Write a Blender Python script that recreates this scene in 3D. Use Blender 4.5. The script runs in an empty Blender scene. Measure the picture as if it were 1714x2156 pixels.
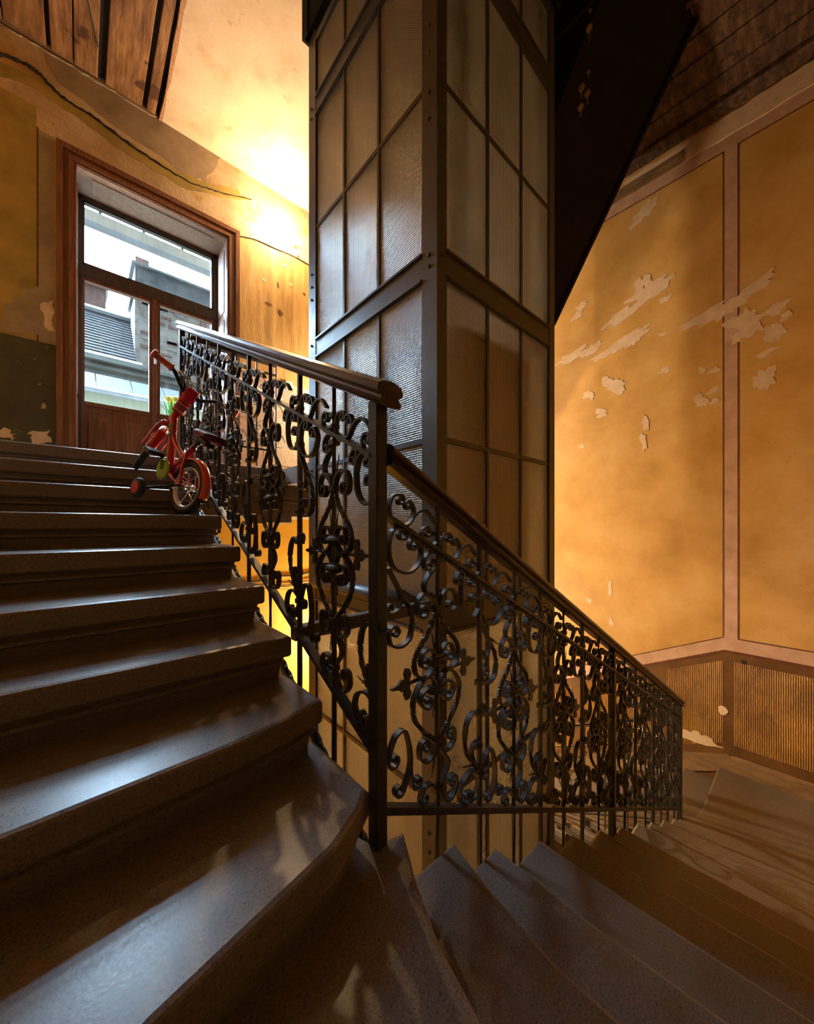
import bpy, math, random
from mathutils import Vector, Matrix
random.seed(7)
PI = math.pi
SC = bpy.context.scene
COL = SC.collection

# ------------------------------------------------------------------ camera
# the eye is the origin; +X runs along the lower flight, +Y along the upper flight
FX, FY = 0.6678, 0.7443
cam_d = bpy.data.cameras.new('camera')
cam = bpy.data.objects.new('camera', cam_d); COL.objects.link(cam)
cam_d.sensor_fit = 'VERTICAL'; cam_d.sensor_height = 36.0; cam_d.sensor_width = 28.62
cam_d.lens = 770.0 / 2156.0 * 36.0
cam_d.shift_y = 31.0 / 2156.0
cam_d.clip_start = 0.02; cam_d.clip_end = 200
cam.location = (0, 0, 0)
cam.rotation_euler = (PI / 2, 0, math.atan2(FY, FX) - PI / 2)
SC.camera = cam

# ------------------------------------------------------------------ sky
world = bpy.data.worlds.new('sky'); SC.world = world
world.use_nodes = True
wbg = world.node_tree.nodes['Background']
wbg.inputs[0].default_value = (0.56, 0.78, 1.0, 1)
wbg.inputs[1].default_value = 30.0

# daylight is sampled through the window opening (a portal gives off no light of its own)
for px in (0.65,):
    pl = bpy.data.lights.new('window_portal', 'AREA'); pl.shape = 'RECTANGLE'; pl.size = 1.30; pl.size_y = 2.15
    pl.cycles.is_portal = True
    plo = bpy.data.objects.new('window_portal', pl); COL.objects.link(plo)
    plo.location = (px, 5.16, 2.33); plo.rotation_euler = (-PI / 2, 0, 0)

SC.view_settings.view_transform = 'Standard'
SC.view_settings.look = 'None'
SC.view_settings.exposure = 1.6
SC.view_settings.gamma = 1.0
SC.view_settings.use_curve_mapping = False
try:
    SC.cycles.use_denoising = True
    SC.cycles.use_adaptive_sampling = True
    SC.cycles.adaptive_threshold = 0.04
    SC.cycles.max_bounces = 8
    SC.cycles.diffuse_bounces = 5
    SC.cycles.glossy_bounces = 3
    SC.cycles.transmission_bounces = 6
    SC.cycles.transparent_max_bounces = 12
    SC.cycles.sample_clamp_indirect = 6.0
    SC.cycles.caustics_reflective = False
    SC.cycles.caustics_refractive = False
except Exception:
    pass
LAMP_POWER = 600.0
LOWER_LAMP_POWER = 2400.0
LANDING_FILL_POWER = 1050.0

H = 0.155                         # one riser
def ray(u, v):
    r = (u - 857.0) / 770.0
    return (FX + FY * r, FY - FX * r, (1109.0 - v) / 770.0)
def onX(u, v, X):
    d = ray(u, v); t = X / d[0]
    return Vector((X, d[1] * t, d[2] * t))
def onY(u, v, Y):
    d = ray(u, v); t = Y / d[1]
    return Vector((d[0] * t, Y, d[2] * t))

# ------------------------------------------------------------------ materials
MATS = {}
def nodes_of(name):
    m = bpy.data.materials.new(name); m.use_nodes = True
    nt = m.node_tree
    return m, nt, nt.nodes['Principled BSDF']
def mat(name, stops, scale=6.0, rough=0.6, bump=0.0, bscale=None, metal=0.0, detail=6.0, stretch=(1, 1, 1), spec=0.5,
        rough2=None, spots=None, coat=0.0, bdist=0.01):
    """stops: [(pos, (r,g,b)), ...] driven by object-space noise"""
    m, nt, b = nodes_of(name)
    N, L = nt.nodes, nt.links
    tc = N.new('ShaderNodeTexCoord'); mp = N.new('ShaderNodeMapping')
    mp.inputs['Scale'].default_value = stretch
    L.new(tc.outputs['Object'], mp.inputs['Vector'])
    nz = N.new('ShaderNodeTexNoise'); nz.inputs['Scale'].default_value = scale; nz.inputs['Detail'].default_value = detail
    nz.inputs['Roughness'].default_value = 0.6
    L.new(mp.outputs[0], nz.inputs['Vector'])
    cr = N.new('ShaderNodeValToRGB')
    e = cr.color_ramp.elements
    while len(e) < len(stops): e.new(0.5)
    for k, (p, c) in enumerate(stops):
        e[k].position = p; e[k].color = (c[0], c[1], c[2], 1)
    L.new(nz.outputs['Fac'], cr.inputs['Fac'])
    col = cr.outputs['Color']
    if spots:                                   # (scale, threshold, colour, amount)
        s, th, c, amt = spots
        n2 = N.new('ShaderNodeTexNoise'); n2.inputs['Scale'].default_value = s; n2.inputs['Detail'].default_value = 5.0
        L.new(tc.outputs['Object'], n2.inputs['Vector'])
        r2 = N.new('ShaderNodeMapRange'); r2.inputs['From Min'].default_value = th; r2.inputs['From Max'].default_value = th + 0.03
        r2.inputs['To Max'].default_value = amt
        L.new(n2.outputs['Fac'], r2.inputs['Value'])
        mx = N.new('ShaderNodeMix'); mx.data_type = 'RGBA'
        L.new(r2.outputs[0], mx.inputs['Factor']); L.new(col, mx.inputs['A']); mx.inputs['B'].default_value = (c[0], c[1], c[2], 1)
        col = mx.outputs['Result']
    L.new(col, b.inputs['Base Color'])
    b.inputs['Roughness'].default_value = rough
    b.inputs['Metallic'].default_value = metal
    b.inputs['Specular IOR Level'].default_value = spec
    b.inputs['Coat Weight'].default_value = coat
    if rough2 is not None:
        rr = N.new('ShaderNodeMapRange'); rr.inputs['From Min'].default_value = 0.3; rr.inputs['From Max'].default_value = 0.7
        rr.inputs['To Min'].default_value = rough; rr.inputs['To Max'].default_value = rough2
        L.new(nz.outputs['Fac'], rr.inputs['Value']); L.new(rr.outputs[0], b.inputs['Roughness'])
    if bump > 0:
        n3 = N.new('ShaderNodeTexNoise'); n3.inputs['Scale'].default_value = bscale or scale * 3; n3.inputs['Detail'].default_value = 6.0
        L.new(mp.outputs[0], n3.inputs['Vector'])
        bp = N.new('ShaderNodeBump'); bp.inputs['Strength'].default_value = bump; bp.inputs['Distance'].default_value = bdist
        L.new(n3.outputs['Fac'], bp.inputs['Height']); L.new(bp.outputs[0], b.inputs['Normal'])
    MATS[name] = m
    return m
def flat(name, c, rough=0.5, metal=0.0, emit=0.0, spec=0.5, coat=0.0):
    return _flat(name, c, rough, metal, emit, spec, coat)
def _flat(name, c, rough, metal, emit, spec, coat):
    m, nt, b = nodes_of(name)
    N, L = nt.nodes, nt.links
    nz = N.new('ShaderNodeTexNoise'); nz.inputs['Scale'].default_value = 30.0
    mr = N.new('ShaderNodeMapRange'); mr.inputs['To Min'].default_value = 0.85; mr.inputs['To Max'].default_value = 1.15
    L.new(nz.outputs['Fac'], mr.inputs['Value'])
    vm = N.new('ShaderNodeMix'); vm.data_type = 'RGBA'; vm.blend_type = 'MULTIPLY'; vm.inputs['Factor'].default_value = 1.0
    vm.inputs['A'].default_value = (c[0], c[1], c[2], 1); L.new(mr.outputs[0], vm.inputs['B'])
    L.new(vm.outputs['Result'], b.inputs['Base Color'])
    b.inputs['Roughness'].default_value = rough; b.inputs['Metallic'].default_value = metal
    b.inputs['Specular IOR Level'].default_value = spec; b.inputs['Coat Weight'].default_value = coat
    if emit > 0:
        b.inputs['Emission Color'].default_value = (c[0], c[1], c[2], 1); b.inputs['Emission Strength'].default_value = emit
    MATS[name] = m
    return m

STONE = mat('terrazzo_stone', [(0.3, (0.115, 0.094, 0.078)), (0.5, (0.18, 0.152, 0.128)), (0.7, (0.245, 0.212, 0.185))], scale=210, detail=3, rough=0.26,
            rough2=0.36, bump=0.08, bscale=160, spots=(90, 0.665, (0.04, 0.032, 0.026), 0.7), spec=0.6, bdist=0.002)
IRON = mat('wrought_iron', [(0.3, (0.018, 0.017, 0.017)), (0.7, (0.044, 0.041, 0.039))], scale=40, rough=0.42, bump=0.2, bscale=120, metal=0.0, bdist=0.001, spec=0.6)
RAILWOOD = mat('handrail_wood', [(0.3, (0.028, 0.011, 0.006)), (0.6, (0.065, 0.028, 0.014)), (0.8, (0.12, 0.055, 0.028))], scale=14, rough=0.26, rough2=0.42,
               stretch=(1, 1, 3), bump=0.12, bscale=60, coat=0.2, bdist=0.002)
STEEL = mat('painted_steel', [(0.3, (0.040, 0.040, 0.042)), (0.7, (0.075, 0.074, 0.074))], scale=12, rough=0.36, rough2=0.5, bump=0.1, bscale=50, bdist=0.002, spec=0.6)
WOOD = mat('window_wood', [(0.3, (0.085, 0.030, 0.012)), (0.55, (0.17, 0.065, 0.028)), (0.8, (0.25, 0.105, 0.05))], scale=9, rough=0.35, rough2=0.5, stretch=(6, 6, 0.5),
           bump=0.15, bscale=40, bdist=0.002)
REVEAL = mat('reveal_wood', [(0.3, (0.22, 0.12, 0.075)), (0.7, (0.36, 0.22, 0.15))], scale=7, rough=0.5, stretch=(4, 4, 0.6), bump=0.1, bdist=0.002)
SASHDARK = mat('sash_paint', [(0.3, (0.035, 0.028, 0.025)), (0.7, (0.085, 0.055, 0.04))], scale=9, rough=0.4, stretch=(4, 4, 0.6))
YELLOW = mat('ochre_paint', [(0.22, (0.38, 0.215, 0.055)), (0.5, (0.53, 0.325, 0.10)), (0.78, (0.62, 0.42, 0.17))], scale=2.2, rough=0.48, rough2=0.6, bump=0.35, bscale=45,
             spots=(60, 0.66, (0.20, 0.10, 0.03), 0.5), bdist=0.004)
LOWYELLOW = mat('bright_yellow_paint', [(0.25, (0.62, 0.34, 0.02)), (0.75, (0.80, 0.48, 0.035))], scale=2.2, rough=0.6, bump=0.3, bscale=30, bdist=0.004)
STREAK = mat('streaked_ochre', [(0.28, (0.26, 0.14, 0.04)), (0.5, (0.47, 0.28, 0.09)), (0.72, (0.62, 0.42, 0.18))], scale=3.4, rough=0.7, stretch=(3, 3, 0.35), bump=0.5, bscale=30, bdist=0.008)
PLASTER = mat('old_plaster', [(0.25, (0.30, 0.19, 0.10)), (0.5, (0.44, 0.33, 0.22)), (0.75, (0.52, 0.42, 0.31))], scale=2.6, rough=0.75, bump=0.5, bscale=26, bdist=0.008,
              spots=(5, 0.62, (0.42, 0.25, 0.07), 0.7))
CEIL = mat('ceiling_plaster', [(0.25, (0.40, 0.28, 0.17)), (0.5, (0.55, 0.43, 0.31)), (0.75, (0.62, 0.51, 0.39))], scale=3.0, rough=0.7, bump=0.4, bscale=22, bdist=0.006,
           spots=(9, 0.66, (0.36, 0.24, 0.14), 0.5))
GREENY = mat('green_ochre', [(0.25, (0.16, 0.12, 0.03)), (0.5, (0.30, 0.22, 0.055)), (0.75, (0.40, 0.28, 0.08))], scale=3.5, rough=0.6, bump=0.3, bscale=30, bdist=0.005)
DADOGREEN = mat('dado_green', [(0.3, (0.030, 0.032, 0.016)), (0.7, (0.065, 0.062, 0.030))], scale=5, rough=0.55, bump=0.3, bscale=40, spots=(11, 0.67, (0.40, 0.34, 0.22), 0.9), bdist=0.004)
GREYBAND = mat('grey_band', [(0.3, (0.20, 0.15, 0.10)), (0.7, (0.34, 0.26, 0.19))], scale=5, rough=0.65, bump=0.2, bdist=0.004)
PINK = mat('pink_band', [(0.3, (0.42, 0.27, 0.20)), (0.7, (0.56, 0.39, 0.30))], scale=7, rough=0.55, bump=0.15, bscale=40, bdist=0.003)
REDLINE = mat('red_line', [(0.35, (0.075, 0.018, 0.008)), (0.65, (0.15, 0.05, 0.02))], scale=20, rough=0.6)
DADO = mat('dado_border', [(0.3, (0.085, 0.04, 0.012)), (0.7, (0.15, 0.075, 0.022))], scale=6, rough=0.5, bump=0.25, bscale=40, bdist=0.003)
PEEL = mat('bare_plaster', [(0.3, (0.55, 0.42, 0.30)), (0.7, (0.68, 0.55, 0.42))], scale=14, rough=0.6, bump=0.2, bdist=0.003)
SKIRT = mat('skirting_stone', [(0.3, (0.13, 0.08, 0.04)), (0.7, (0.26, 0.17, 0.09))], scale=5, rough=0.45, bump=0.2, stretch=(1, 1, 4), bdist=0.003)
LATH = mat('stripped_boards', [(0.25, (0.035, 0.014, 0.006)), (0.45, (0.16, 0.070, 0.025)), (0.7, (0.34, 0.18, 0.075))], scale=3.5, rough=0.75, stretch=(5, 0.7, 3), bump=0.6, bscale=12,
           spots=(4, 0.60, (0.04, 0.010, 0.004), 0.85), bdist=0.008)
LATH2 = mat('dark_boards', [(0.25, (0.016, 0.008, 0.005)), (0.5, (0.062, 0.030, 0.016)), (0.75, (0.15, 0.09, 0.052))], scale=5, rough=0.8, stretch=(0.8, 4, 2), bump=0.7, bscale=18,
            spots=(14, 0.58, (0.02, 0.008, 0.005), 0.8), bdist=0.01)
RAW = mat('raw_plaster_edge', [(0.3, (0.30, 0.14, 0.07)), (0.7, (0.48, 0.28, 0.17))], scale=30, rough=0.9, bump=0.8, bscale=60, bdist=0.008)
NEARBLACK = mat('near_black', [(0.3, (0.006, 0.006, 0.005)), (0.7, (0.014, 0.013, 0.011))], scale=4, rough=0.8, spec=0.12)  # even near-black tone for the stair boards, cage header, car and guide rails
DARK = mat('dark_void', [(0.3, (0.010, 0.008, 0.006)), (0.7, (0.02, 0.016, 0.012))], scale=4, rough=0.9)
SLAB = mat('slab_edge', [(0.3, (0.065, 0.040, 0.020)), (0.7, (0.14, 0.09, 0.045))], scale=5, rough=0.6, bump=0.3, stretch=(1, 1, 5), bdist=0.004)
BLACK = flat('black_rubber', (0.012, 0.012, 0.013), rough=0.6)
CHROME = flat('chrome', (0.75, 0.75, 0.78), rough=0.15, metal=1.0)
SILVER = flat('silver_rim', (0.72, 0.72, 0.76), rough=0.3, metal=0.6)
RED = flat('red_paint', (0.55, 0.008, 0.03), rough=0.18, coat=0.6)
CORAL = flat('coral_paint', (0.78, 0.10, 0.085), rough=0.25, coat=0.4)
PINKRUB = flat('pink_rubber', (0.80, 0.20, 0.17), rough=0.45)
MAGENTA = flat('magenta_fabric', (0.62, 0.015, 0.09), rough=0.5)
TEAL = flat('teal_print', (0.05, 0.28, 0.24), rough=0.5)
PURPLE = flat('purple_saddle', (0.16, 0.012, 0.07), rough=0.3)
LIME = flat('lime_plastic', (0.32, 0.52, 0.03), rough=0.35)
LEAFG = flat('leaf_green', (0.10, 0.30, 0.04), rough=0.5)
PETAL = flat('petal_yellow', (0.9, 0.62, 0.03), rough=0.5)
POTG = flat('grey_pot', (0.30, 0.36, 0.36), rough=0.5)
WHITEP = flat('white_plastic', (0.75, 0.70, 0.62), rough=0.4)
REDBTN = flat('red_button', (0.7, 0.01, 0.01), rough=0.3)
TILE = mat('roof_tile', [(0.3, (0.066, 0.060, 0.057)), (0.7, (0.120, 0.111, 0.105))], scale=6, rough=0.8)
TILEROOF = mat('darkened_roof_tile', [(0.3, (0.022, 0.021, 0.021)), (0.7, (0.046, 0.043, 0.042))], scale=6, rough=0.8, spec=0.2)  # roof_tile tone lowered so the daylit roof does not render too bright
BRICKO = mat('weathered_brick', [(0.3, (0.090, 0.060, 0.045)), (0.5, (0.156, 0.132, 0.111)), (0.7, (0.198, 0.180, 0.156))], scale=4, rough=0.9, bump=0.5, bscale=10)
DIMSHEET = mat('darkened_sheet', [(0.3, (0.012, 0.014, 0.015)), (0.7, (0.022, 0.025, 0.027))], scale=3, rough=0.7, spec=0.2)  # tone darkened to offset the full sky light on the lean-to roof
BRICKR = mat('red_brick', [(0.3, (0.066, 0.027, 0.018)), (0.7, (0.126, 0.066, 0.048))], scale=5, rough=0.9)
STONEG = mat('grey_stone', [(0.3, (0.045, 0.045, 0.045)), (0.7, (0.108, 0.105, 0.099))], scale=3, rough=0.9, bump=0.5, bscale=9)
ZINC = mat('zinc_sheet', [(0.3, (0.108, 0.114, 0.120)), (0.7, (0.156, 0.162, 0.168))], scale=3, rough=0.45, metal=0.3)
LIMEWALL = mat('pale_green_render', [(0.3, (0.156, 0.165, 0.108)), (0.7, (0.198, 0.204, 0.144))], scale=2, rough=0.9)

def ribbed_dado():
    m, nt, b = nodes_of('ribbed_dado_panel'); N, L = nt.nodes, nt.links
    tc = N.new('ShaderNodeTexCoord')
    nz = N.new('ShaderNodeTexNoise'); nz.inputs['Scale'].default_value = 3.0; nz.inputs['Detail'].default_value = 6
    L.new(tc.outputs['Object'], nz.inputs['Vector'])
    cr = N.new('ShaderNodeValToRGB'); e = cr.color_ramp.elements
    e[0].position = 0.3; e[0].color = (0.13, 0.055, 0.012, 1); e[1].position = 0.7; e[1].color = (0.36, 0.19, 0.035, 1)
    L.new(nz.outputs['Fac'], cr.inputs['Fac']); L.new(cr.outputs[0], b.inputs['Base Color'])
    wv = N.new('ShaderNodeTexWave'); wv.bands_direction = 'Y'; wv.inputs['Scale'].default_value = 19.0
    wv.inputs['Distortion'].default_value = 1.5; wv.inputs['Detail'].default_value = 2; wv.inputs['Detail Scale'].default_value = 4
    L.new(tc.outputs['Object'], wv.inputs['Vector'])
    bp = N.new('ShaderNodeBump'); bp.inputs['Strength'].default_value = 0.9; bp.inputs['Distance'].default_value = 0.006
    L.new(wv.outputs['Fac'], bp.inputs['Height']); L.new(bp.outputs[0], b.inputs['Normal'])
    b.inputs['Roughness'].default_value = 0.4
    return m
RIBDADO = ribbed_dado()

def ribbed_glass():
    m = bpy.data.materials.new('ribbed_glass'); m.use_nodes = True
    nt = m.node_tree; N, L = nt.nodes, nt.links
    N.clear()
    out = N.new('ShaderNodeOutputMaterial')
    tc = N.new('ShaderNodeTexCoord')
    sep = N.new('ShaderNodeSeparateXYZ'); L.new(tc.outputs['Object'], sep.inputs[0])
    def sine(sock, k):
        a = N.new('ShaderNodeMath'); a.operation = 'MULTIPLY'; a.inputs[1].default_value = k; L.new(sock, a.inputs[0])
        s = N.new('ShaderNodeMath'); s.operation = 'SINE'; L.new(a.outputs[0], s.inputs[0]); return s
    K = 2 * PI / 0.0125
    hx = N.new('ShaderNodeMath'); hx.operation = 'ADD'; L.new(sep.outputs[0], hx.inputs[0]); L.new(sep.outputs[1], hx.inputs[1])
    sx, sz = sine(hx.outputs[0], K), sine(sep.outputs[2], K)
    ad = N.new('ShaderNodeMath'); ad.operation = 'ADD'; L.new(sx.outputs[0], ad.inputs[0]); L.new(sz.outputs[0], ad.inputs[1])
    bp = N.new('ShaderNodeBump'); bp.inputs['Strength'].default_value = 0.5; bp.inputs['Distance'].default_value = 0.0022
    L.new(ad.outputs[0], bp.inputs['Height'])
    nz = N.new('ShaderNodeTexNoise'); nz.inputs['Scale'].default_value = 2.4; nz.inputs['Detail'].default_value = 5
    mp = N.new('ShaderNodeMapping'); mp.inputs['Scale'].default_value = (1.6, 1.6, 0.5)
    L.new(tc.outputs['Object'], mp.inputs[0]); L.new(mp.outputs[0], nz.inputs['Vector'])
    cr = N.new('ShaderNodeValToRGB'); e = cr.color_ramp.elements
    e[0].position = 0.3; e[0].color = (0.70, 0.60, 0.42, 1); e[1].position = 0.75; e[1].color = (0.96, 0.88, 0.70, 1)
    L.new(nz.outputs['Fac'], cr.inputs['Fac'])
    tl = N.new('ShaderNodeBsdfTranslucent'); L.new(cr.outputs[0], tl.inputs['Color']); L.new(bp.outputs[0], tl.inputs['Normal'])
    df = N.new('ShaderNodeBsdfDiffuse'); L.new(cr.outputs[0], df.inputs['Color']); L.new(bp.outputs[0], df.inputs['Normal'])
    tr = N.new('ShaderNodeBsdfTransparent'); tr.inputs['Color'].default_value = (0.86, 0.86, 0.82, 1)
    gl = N.new('ShaderNodeBsdfAnisotropic') if hasattr(bpy.types, 'ShaderNodeBsdfAnisotropic') else N.new('ShaderNodeBsdfGlossy')
    gl.inputs['Roughness'].default_value = 0.16; L.new(bp.outputs[0], gl.inputs['Normal'])
    def mix(f, a, b):
        x = N.new('ShaderNodeMixShader')
        if isinstance(f, float): x.inputs[0].default_value = f
        else: L.new(f, x.inputs[0])
        L.new(a, x.inputs[1]); L.new(b, x.inputs[2]); return x.outputs[0]
    rf = N.new('ShaderNodeBsdfRefraction'); rf.inputs['IOR'].default_value = 1.14; rf.inputs['Roughness'].default_value = 0.30; rf.inputs['Color'].default_value = (0.9, 0.9, 0.86, 1)
    L.new(bp.outputs[0], rf.inputs['Normal'])
    body = mix(0.26, tl.outputs[0], df.outputs[0])
    body = mix(0.30, body, rf.outputs[0])
    body = mix(0.02, body, tr.outputs[0])
    fr = N.new('ShaderNodeFresnel'); fr.inputs['IOR'].default_value = 1.5; L.new(bp.outputs[0], fr.inputs['Normal'])
    fm = N.new('ShaderNodeMath'); fm.operation = 'MULTIPLY_ADD'; fm.inputs[1].default_value = 1.0; fm.inputs[2].default_value = 0.14
    L.new(fr.outputs[0], fm.inputs[0])
    L.new(mix(fm.outputs[0], body, gl.outputs[0]), out.inputs['Surface'])
    return m
RIBGLASS = ribbed_glass()
def glass_body():
    m = bpy.data.materials.new('glass_body'); m.use_nodes = True
    nt = m.node_tree; nt.nodes.clear()
    o = nt.nodes.new('ShaderNodeOutputMaterial'); t = nt.nodes.new('ShaderNodeBsdfTransparent'); t.inputs['Color'].default_value = (0.96, 0.97, 0.95, 1)
    nt.links.new(t.outputs[0], o.inputs['Surface']); return m
GLASSBODY = glass_body()

def clear_glass():
    m = bpy.data.materials.new('window_glass'); m.use_nodes = True
    nt = m.node_tree; N, L = nt.nodes, nt.links; N.clear()
    out = N.new('ShaderNodeOutputMaterial')
    tr = N.new('ShaderNodeBsdfTransparent'); tr.inputs['Color'].default_value = (0.93, 0.96, 0.98, 1)
    gl = N.new('ShaderNodeBsdfGlossy') if not hasattr(bpy.types, 'ShaderNodeBsdfAnisotropic') else N.new('ShaderNodeBsdfAnisotropic')
    gl.inputs['Roughness'].default_value = 0.03
    df = N.new('ShaderNodeBsdfDiffuse'); df.inputs['Color'].default_value = (0.7, 0.75, 0.8, 1)
    tc = N.new('ShaderNodeTexCoord'); nz = N.new('ShaderNodeTexNoise'); nz.inputs['Scale'].default_value = 6.0
    mp = N.new('ShaderNodeMapping'); mp.inputs['Scale'].default_value = (8, 1, 0.6); L.new(tc.outputs['Object'], mp.inputs[0]); L.new(mp.outputs[0], nz.inputs['Vector'])
    mr = N.new('ShaderNodeMapRange'); mr.inputs['From Min'].default_value = 0.5; mr.inputs['From Max'].default_value = 0.8; mr.inputs['To Max'].default_value = 0.14
    L.new(nz.outputs['Fac'], mr.inputs['Value'])
    m1 = N.new('ShaderNodeMixShader'); L.new(mr.outputs[0], m1.inputs[0]); L.new(tr.outputs[0], m1.inputs[1]); L.new(df.outputs[0], m1.inputs[2])
    m2 = N.new('ShaderNodeMixShader'); m2.inputs[0].default_value = 0.06; L.new(m1.outputs[0], m2.inputs[1]); L.new(gl.outputs[0], m2.inputs[2])
    L.new(m2.outputs[0], out.inputs['Surface'])
    return m
GLASS = clear_glass()

# ------------------------------------------------------------------ mesh builder
class MB:
    def __init__(self): self.v = []; self.f = []; self.m = []
    def add(self, verts, faces, mi=0):
        o = len(self.v)
        self.v += [tuple(p) for p in verts]
        for f in faces: self.f.append(tuple(i + o for i in f)); self.m.append(mi)
        return self
    def box(self, a, b, mi=0):
        x0, y0, z0 = a; x1, y1, z1 = b
        return self.add([(x0, y0, z0), (x1, y0, z0), (x1, y1, z0), (x0, y1, z0), (x0, y0, z1), (x1, y0, z1), (x1, y1, z1), (x0, y1, z1)],
                        [(0, 3, 2, 1), (4, 5, 6, 7), (0, 1, 5, 4), (1, 2, 6, 5), (2, 3, 7, 6), (3, 0, 4, 7)], mi)
    def bevbox(self, a, b, r=0.004, mi=0, axis=2):
        """box whose four long edges (along axis) are chamfered"""
        ax = [0, 1, 2]; ax.remove(axis); p, q = ax
        pr = [(a[p] + r, a[q]), (b[p] - r, a[q]), (b[p], a[q] + r), (b[p], b[q] - r), (b[p] - r, b[q]), (a[p] + r, b[q]), (a[p], b[q] - r), (a[p], a[q] + r)]
        vs = []
        for z in (a[axis], b[axis]):
            for (s, t) in pr:
                c = [0, 0, 0]; c[p] = s; c[q] = t; c[axis] = z; vs.append(tuple(c))
        n = 8
        fs = [tuple(range(n)), tuple(range(2 * n - 1, n - 1, -1))] + [(i, n + i, n + (i + 1) % n, (i + 1) % n) for i in range(n)]
        return self.add(vs, fs, mi)
    def prism(self, poly, fn, t0, t1, mi=0):
        """poly of 2D points, fn(p, q, t) -> xyz"""
        n = len(poly)
        vs = [fn(p, q, t0) for p, q in poly] + [fn(p, q, t1) for p, q in poly]
        fs = [tuple(range(n - 1, -1, -1)), tuple(range(n, 2 * n))] + [(i, (i + 1) % n, n + (i + 1) % n, n + i) for i in range(n)]
        return self.add(vs, fs, mi)
    def loft(self, rings, closed=True, caps=True, mi=0):
        n = len(rings[0]); vs = [p for r in rings for p in r]; fs = []
        for k in range(len(rings) - 1):
            for i in range(n if closed else n - 1):
                j = (i + 1) % n
                fs.append((k * n + i, k * n + j, (k + 1) * n + j, (k + 1) * n + i))
        if caps:
            fs.append(tuple(range(n - 1, -1, -1))); fs.append(tuple(range((len(rings) - 1) * n, len(rings) * n)))
        return self.add(vs, fs, mi)
    def tube(self, path, rad, seg=8, mi=0, twist=0.0, square=False, caps=True):
        P = [Vector(p) for p in path]; n = len(P); rings = []
        up = Vector((0.31, 0.12, 0.94))
        acc = 0.0; prevN = None
        for i, p in enumerate(P):
            t = (P[min(i + 1, n - 1)] - P[max(i - 1, 0)])
            if t.length < 1e-9: t = Vector((0, 0, 1))
            t.normalize()
            if prevN is None:
                nn = t.cross(up)
                if nn.length < 1e-3: nn = t.cross(Vector((1, 0, 0)))
            else: nn = prevN - t * prevN.dot(t)
            nn.normalize(); prevN = nn; bb = t.cross(nn)
            if i: acc += (P[i] - P[i - 1]).length * twist
            r = rad[i] if isinstance(rad, (list, tuple)) else rad
            ring = []
            for k in range(seg):
                a = 2 * PI * k / seg + acc + (PI / 4 if square else 0)
                ring.append(tuple(p + (nn * math.cos(a) + bb * math.sin(a)) * r))
            rings.append(ring)
        return self.loft(rings, True, caps, mi)
    def lathe(self, prof, c=(0, 0, 0), seg=16, mi=0, axis='z', sx=1.0, sy=1.0):
        rings = []
        for r, h in prof:
            ring = []
            for k in range(seg):
                a = 2 * PI * k / seg; x, y = r * math.cos(a) * sx, r * math.sin(a) * sy
                if axis == 'z': q = (c[0] + x, c[1] + y, c[2] + h)
                elif axis == 'y': q = (c[0] + x, c[1] + h, c[2] + y)
                else: q = (c[0] + h, c[1] + x, c[2] + y)
                ring.append(q)
            rings.append(ring)
        return self.loft(rings, True, True, mi)
    def torus(self, R, r, c=(0, 0, 0), axis='y', n=40, m=10, mi=0, flatten=1.0):
        vs = []; fs = []
        for i in range(n):
            a = 2 * PI * i / n
            for j in range(m):
                b = 2 * PI * j / m; rr = R + r * math.cos(b); h = r * math.sin(b) * flatten
                x, y = rr * math.cos(a), rr * math.sin(a)
                if axis == 'y': vs.append((c[0] + x, c[1] + h, c[2] + y))
                elif axis == 'z': vs.append((c[0] + x, c[1] + y, c[2] + h))
                else: vs.append((c[0] + h, c[1] + x, c[2] + y))
        for i in range(n):
            for j in range(m):
                fs.append((i * m + j, i * m + (j + 1) % m, ((i + 1) % n) * m + (j + 1) % m, ((i + 1) % n) * m + j))
        return self.add(vs, fs, mi)
    def sphere(self, c, r, mi=0, n=12, m=8, s=(1, 1, 1)):
        prof = []
        rings = []
        for j in range(1, m):
            b = -PI / 2 + PI * j / m
            rings.append([(c[0] + r * math.cos(b) * math.cos(2 * PI * k / n) * s[0], c[1] + r * math.cos(b) * math.sin(2 * PI * k / n) * s[1], c[2] + r * math.sin(b) * s[2]) for k in range(n)])
        return self.loft(rings, True, True, mi)
    def ribbon(self, path, w=0.014, th=0.005, mi=0):
        """flat bar bent along a 2D (s, t) path; width along local y"""
        n = len(path); rings = []
        for i in range(n):
            a = path[max(i - 1, 0)]; b = path[min(i + 1, n - 1)]
            tx, tz = b[0] - a[0], b[1] - a[1]; l = math.hypot(tx, tz) or 1.0
            nx, nz = -tz / l, tx / l; x, z = path[i]
            rings.append([(x + nx * th / 2, -w / 2, z + nz * th / 2), (x + nx * th / 2, w / 2, z + nz * th / 2),
                          (x - nx * th / 2, w / 2, z - nz * th / 2), (x - nx * th / 2, -w / 2, z - nz * th / 2)])
        return self.loft(rings, True, True, mi)
    def mesh(self, name, mats, smooth=False):
        me = bpy.data.meshes.new(name)
        me.from_pydata(self.v, [], self.f)
        if not isinstance(mats, (list, tuple)): mats = [mats]
        for m in mats: me.materials.append(m)
        if len(mats) > 1: me.polygons.foreach_set('material_index', self.m)
        if smooth: me.polygons.foreach_set('use_smooth', [True] * len(me.polygons))
        me.update()
        return me
    def build(self, name, mats, parent=None, smooth=False, loc=None):
        return put(name, self.mesh(name, mats, smooth), parent, loc)

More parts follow.
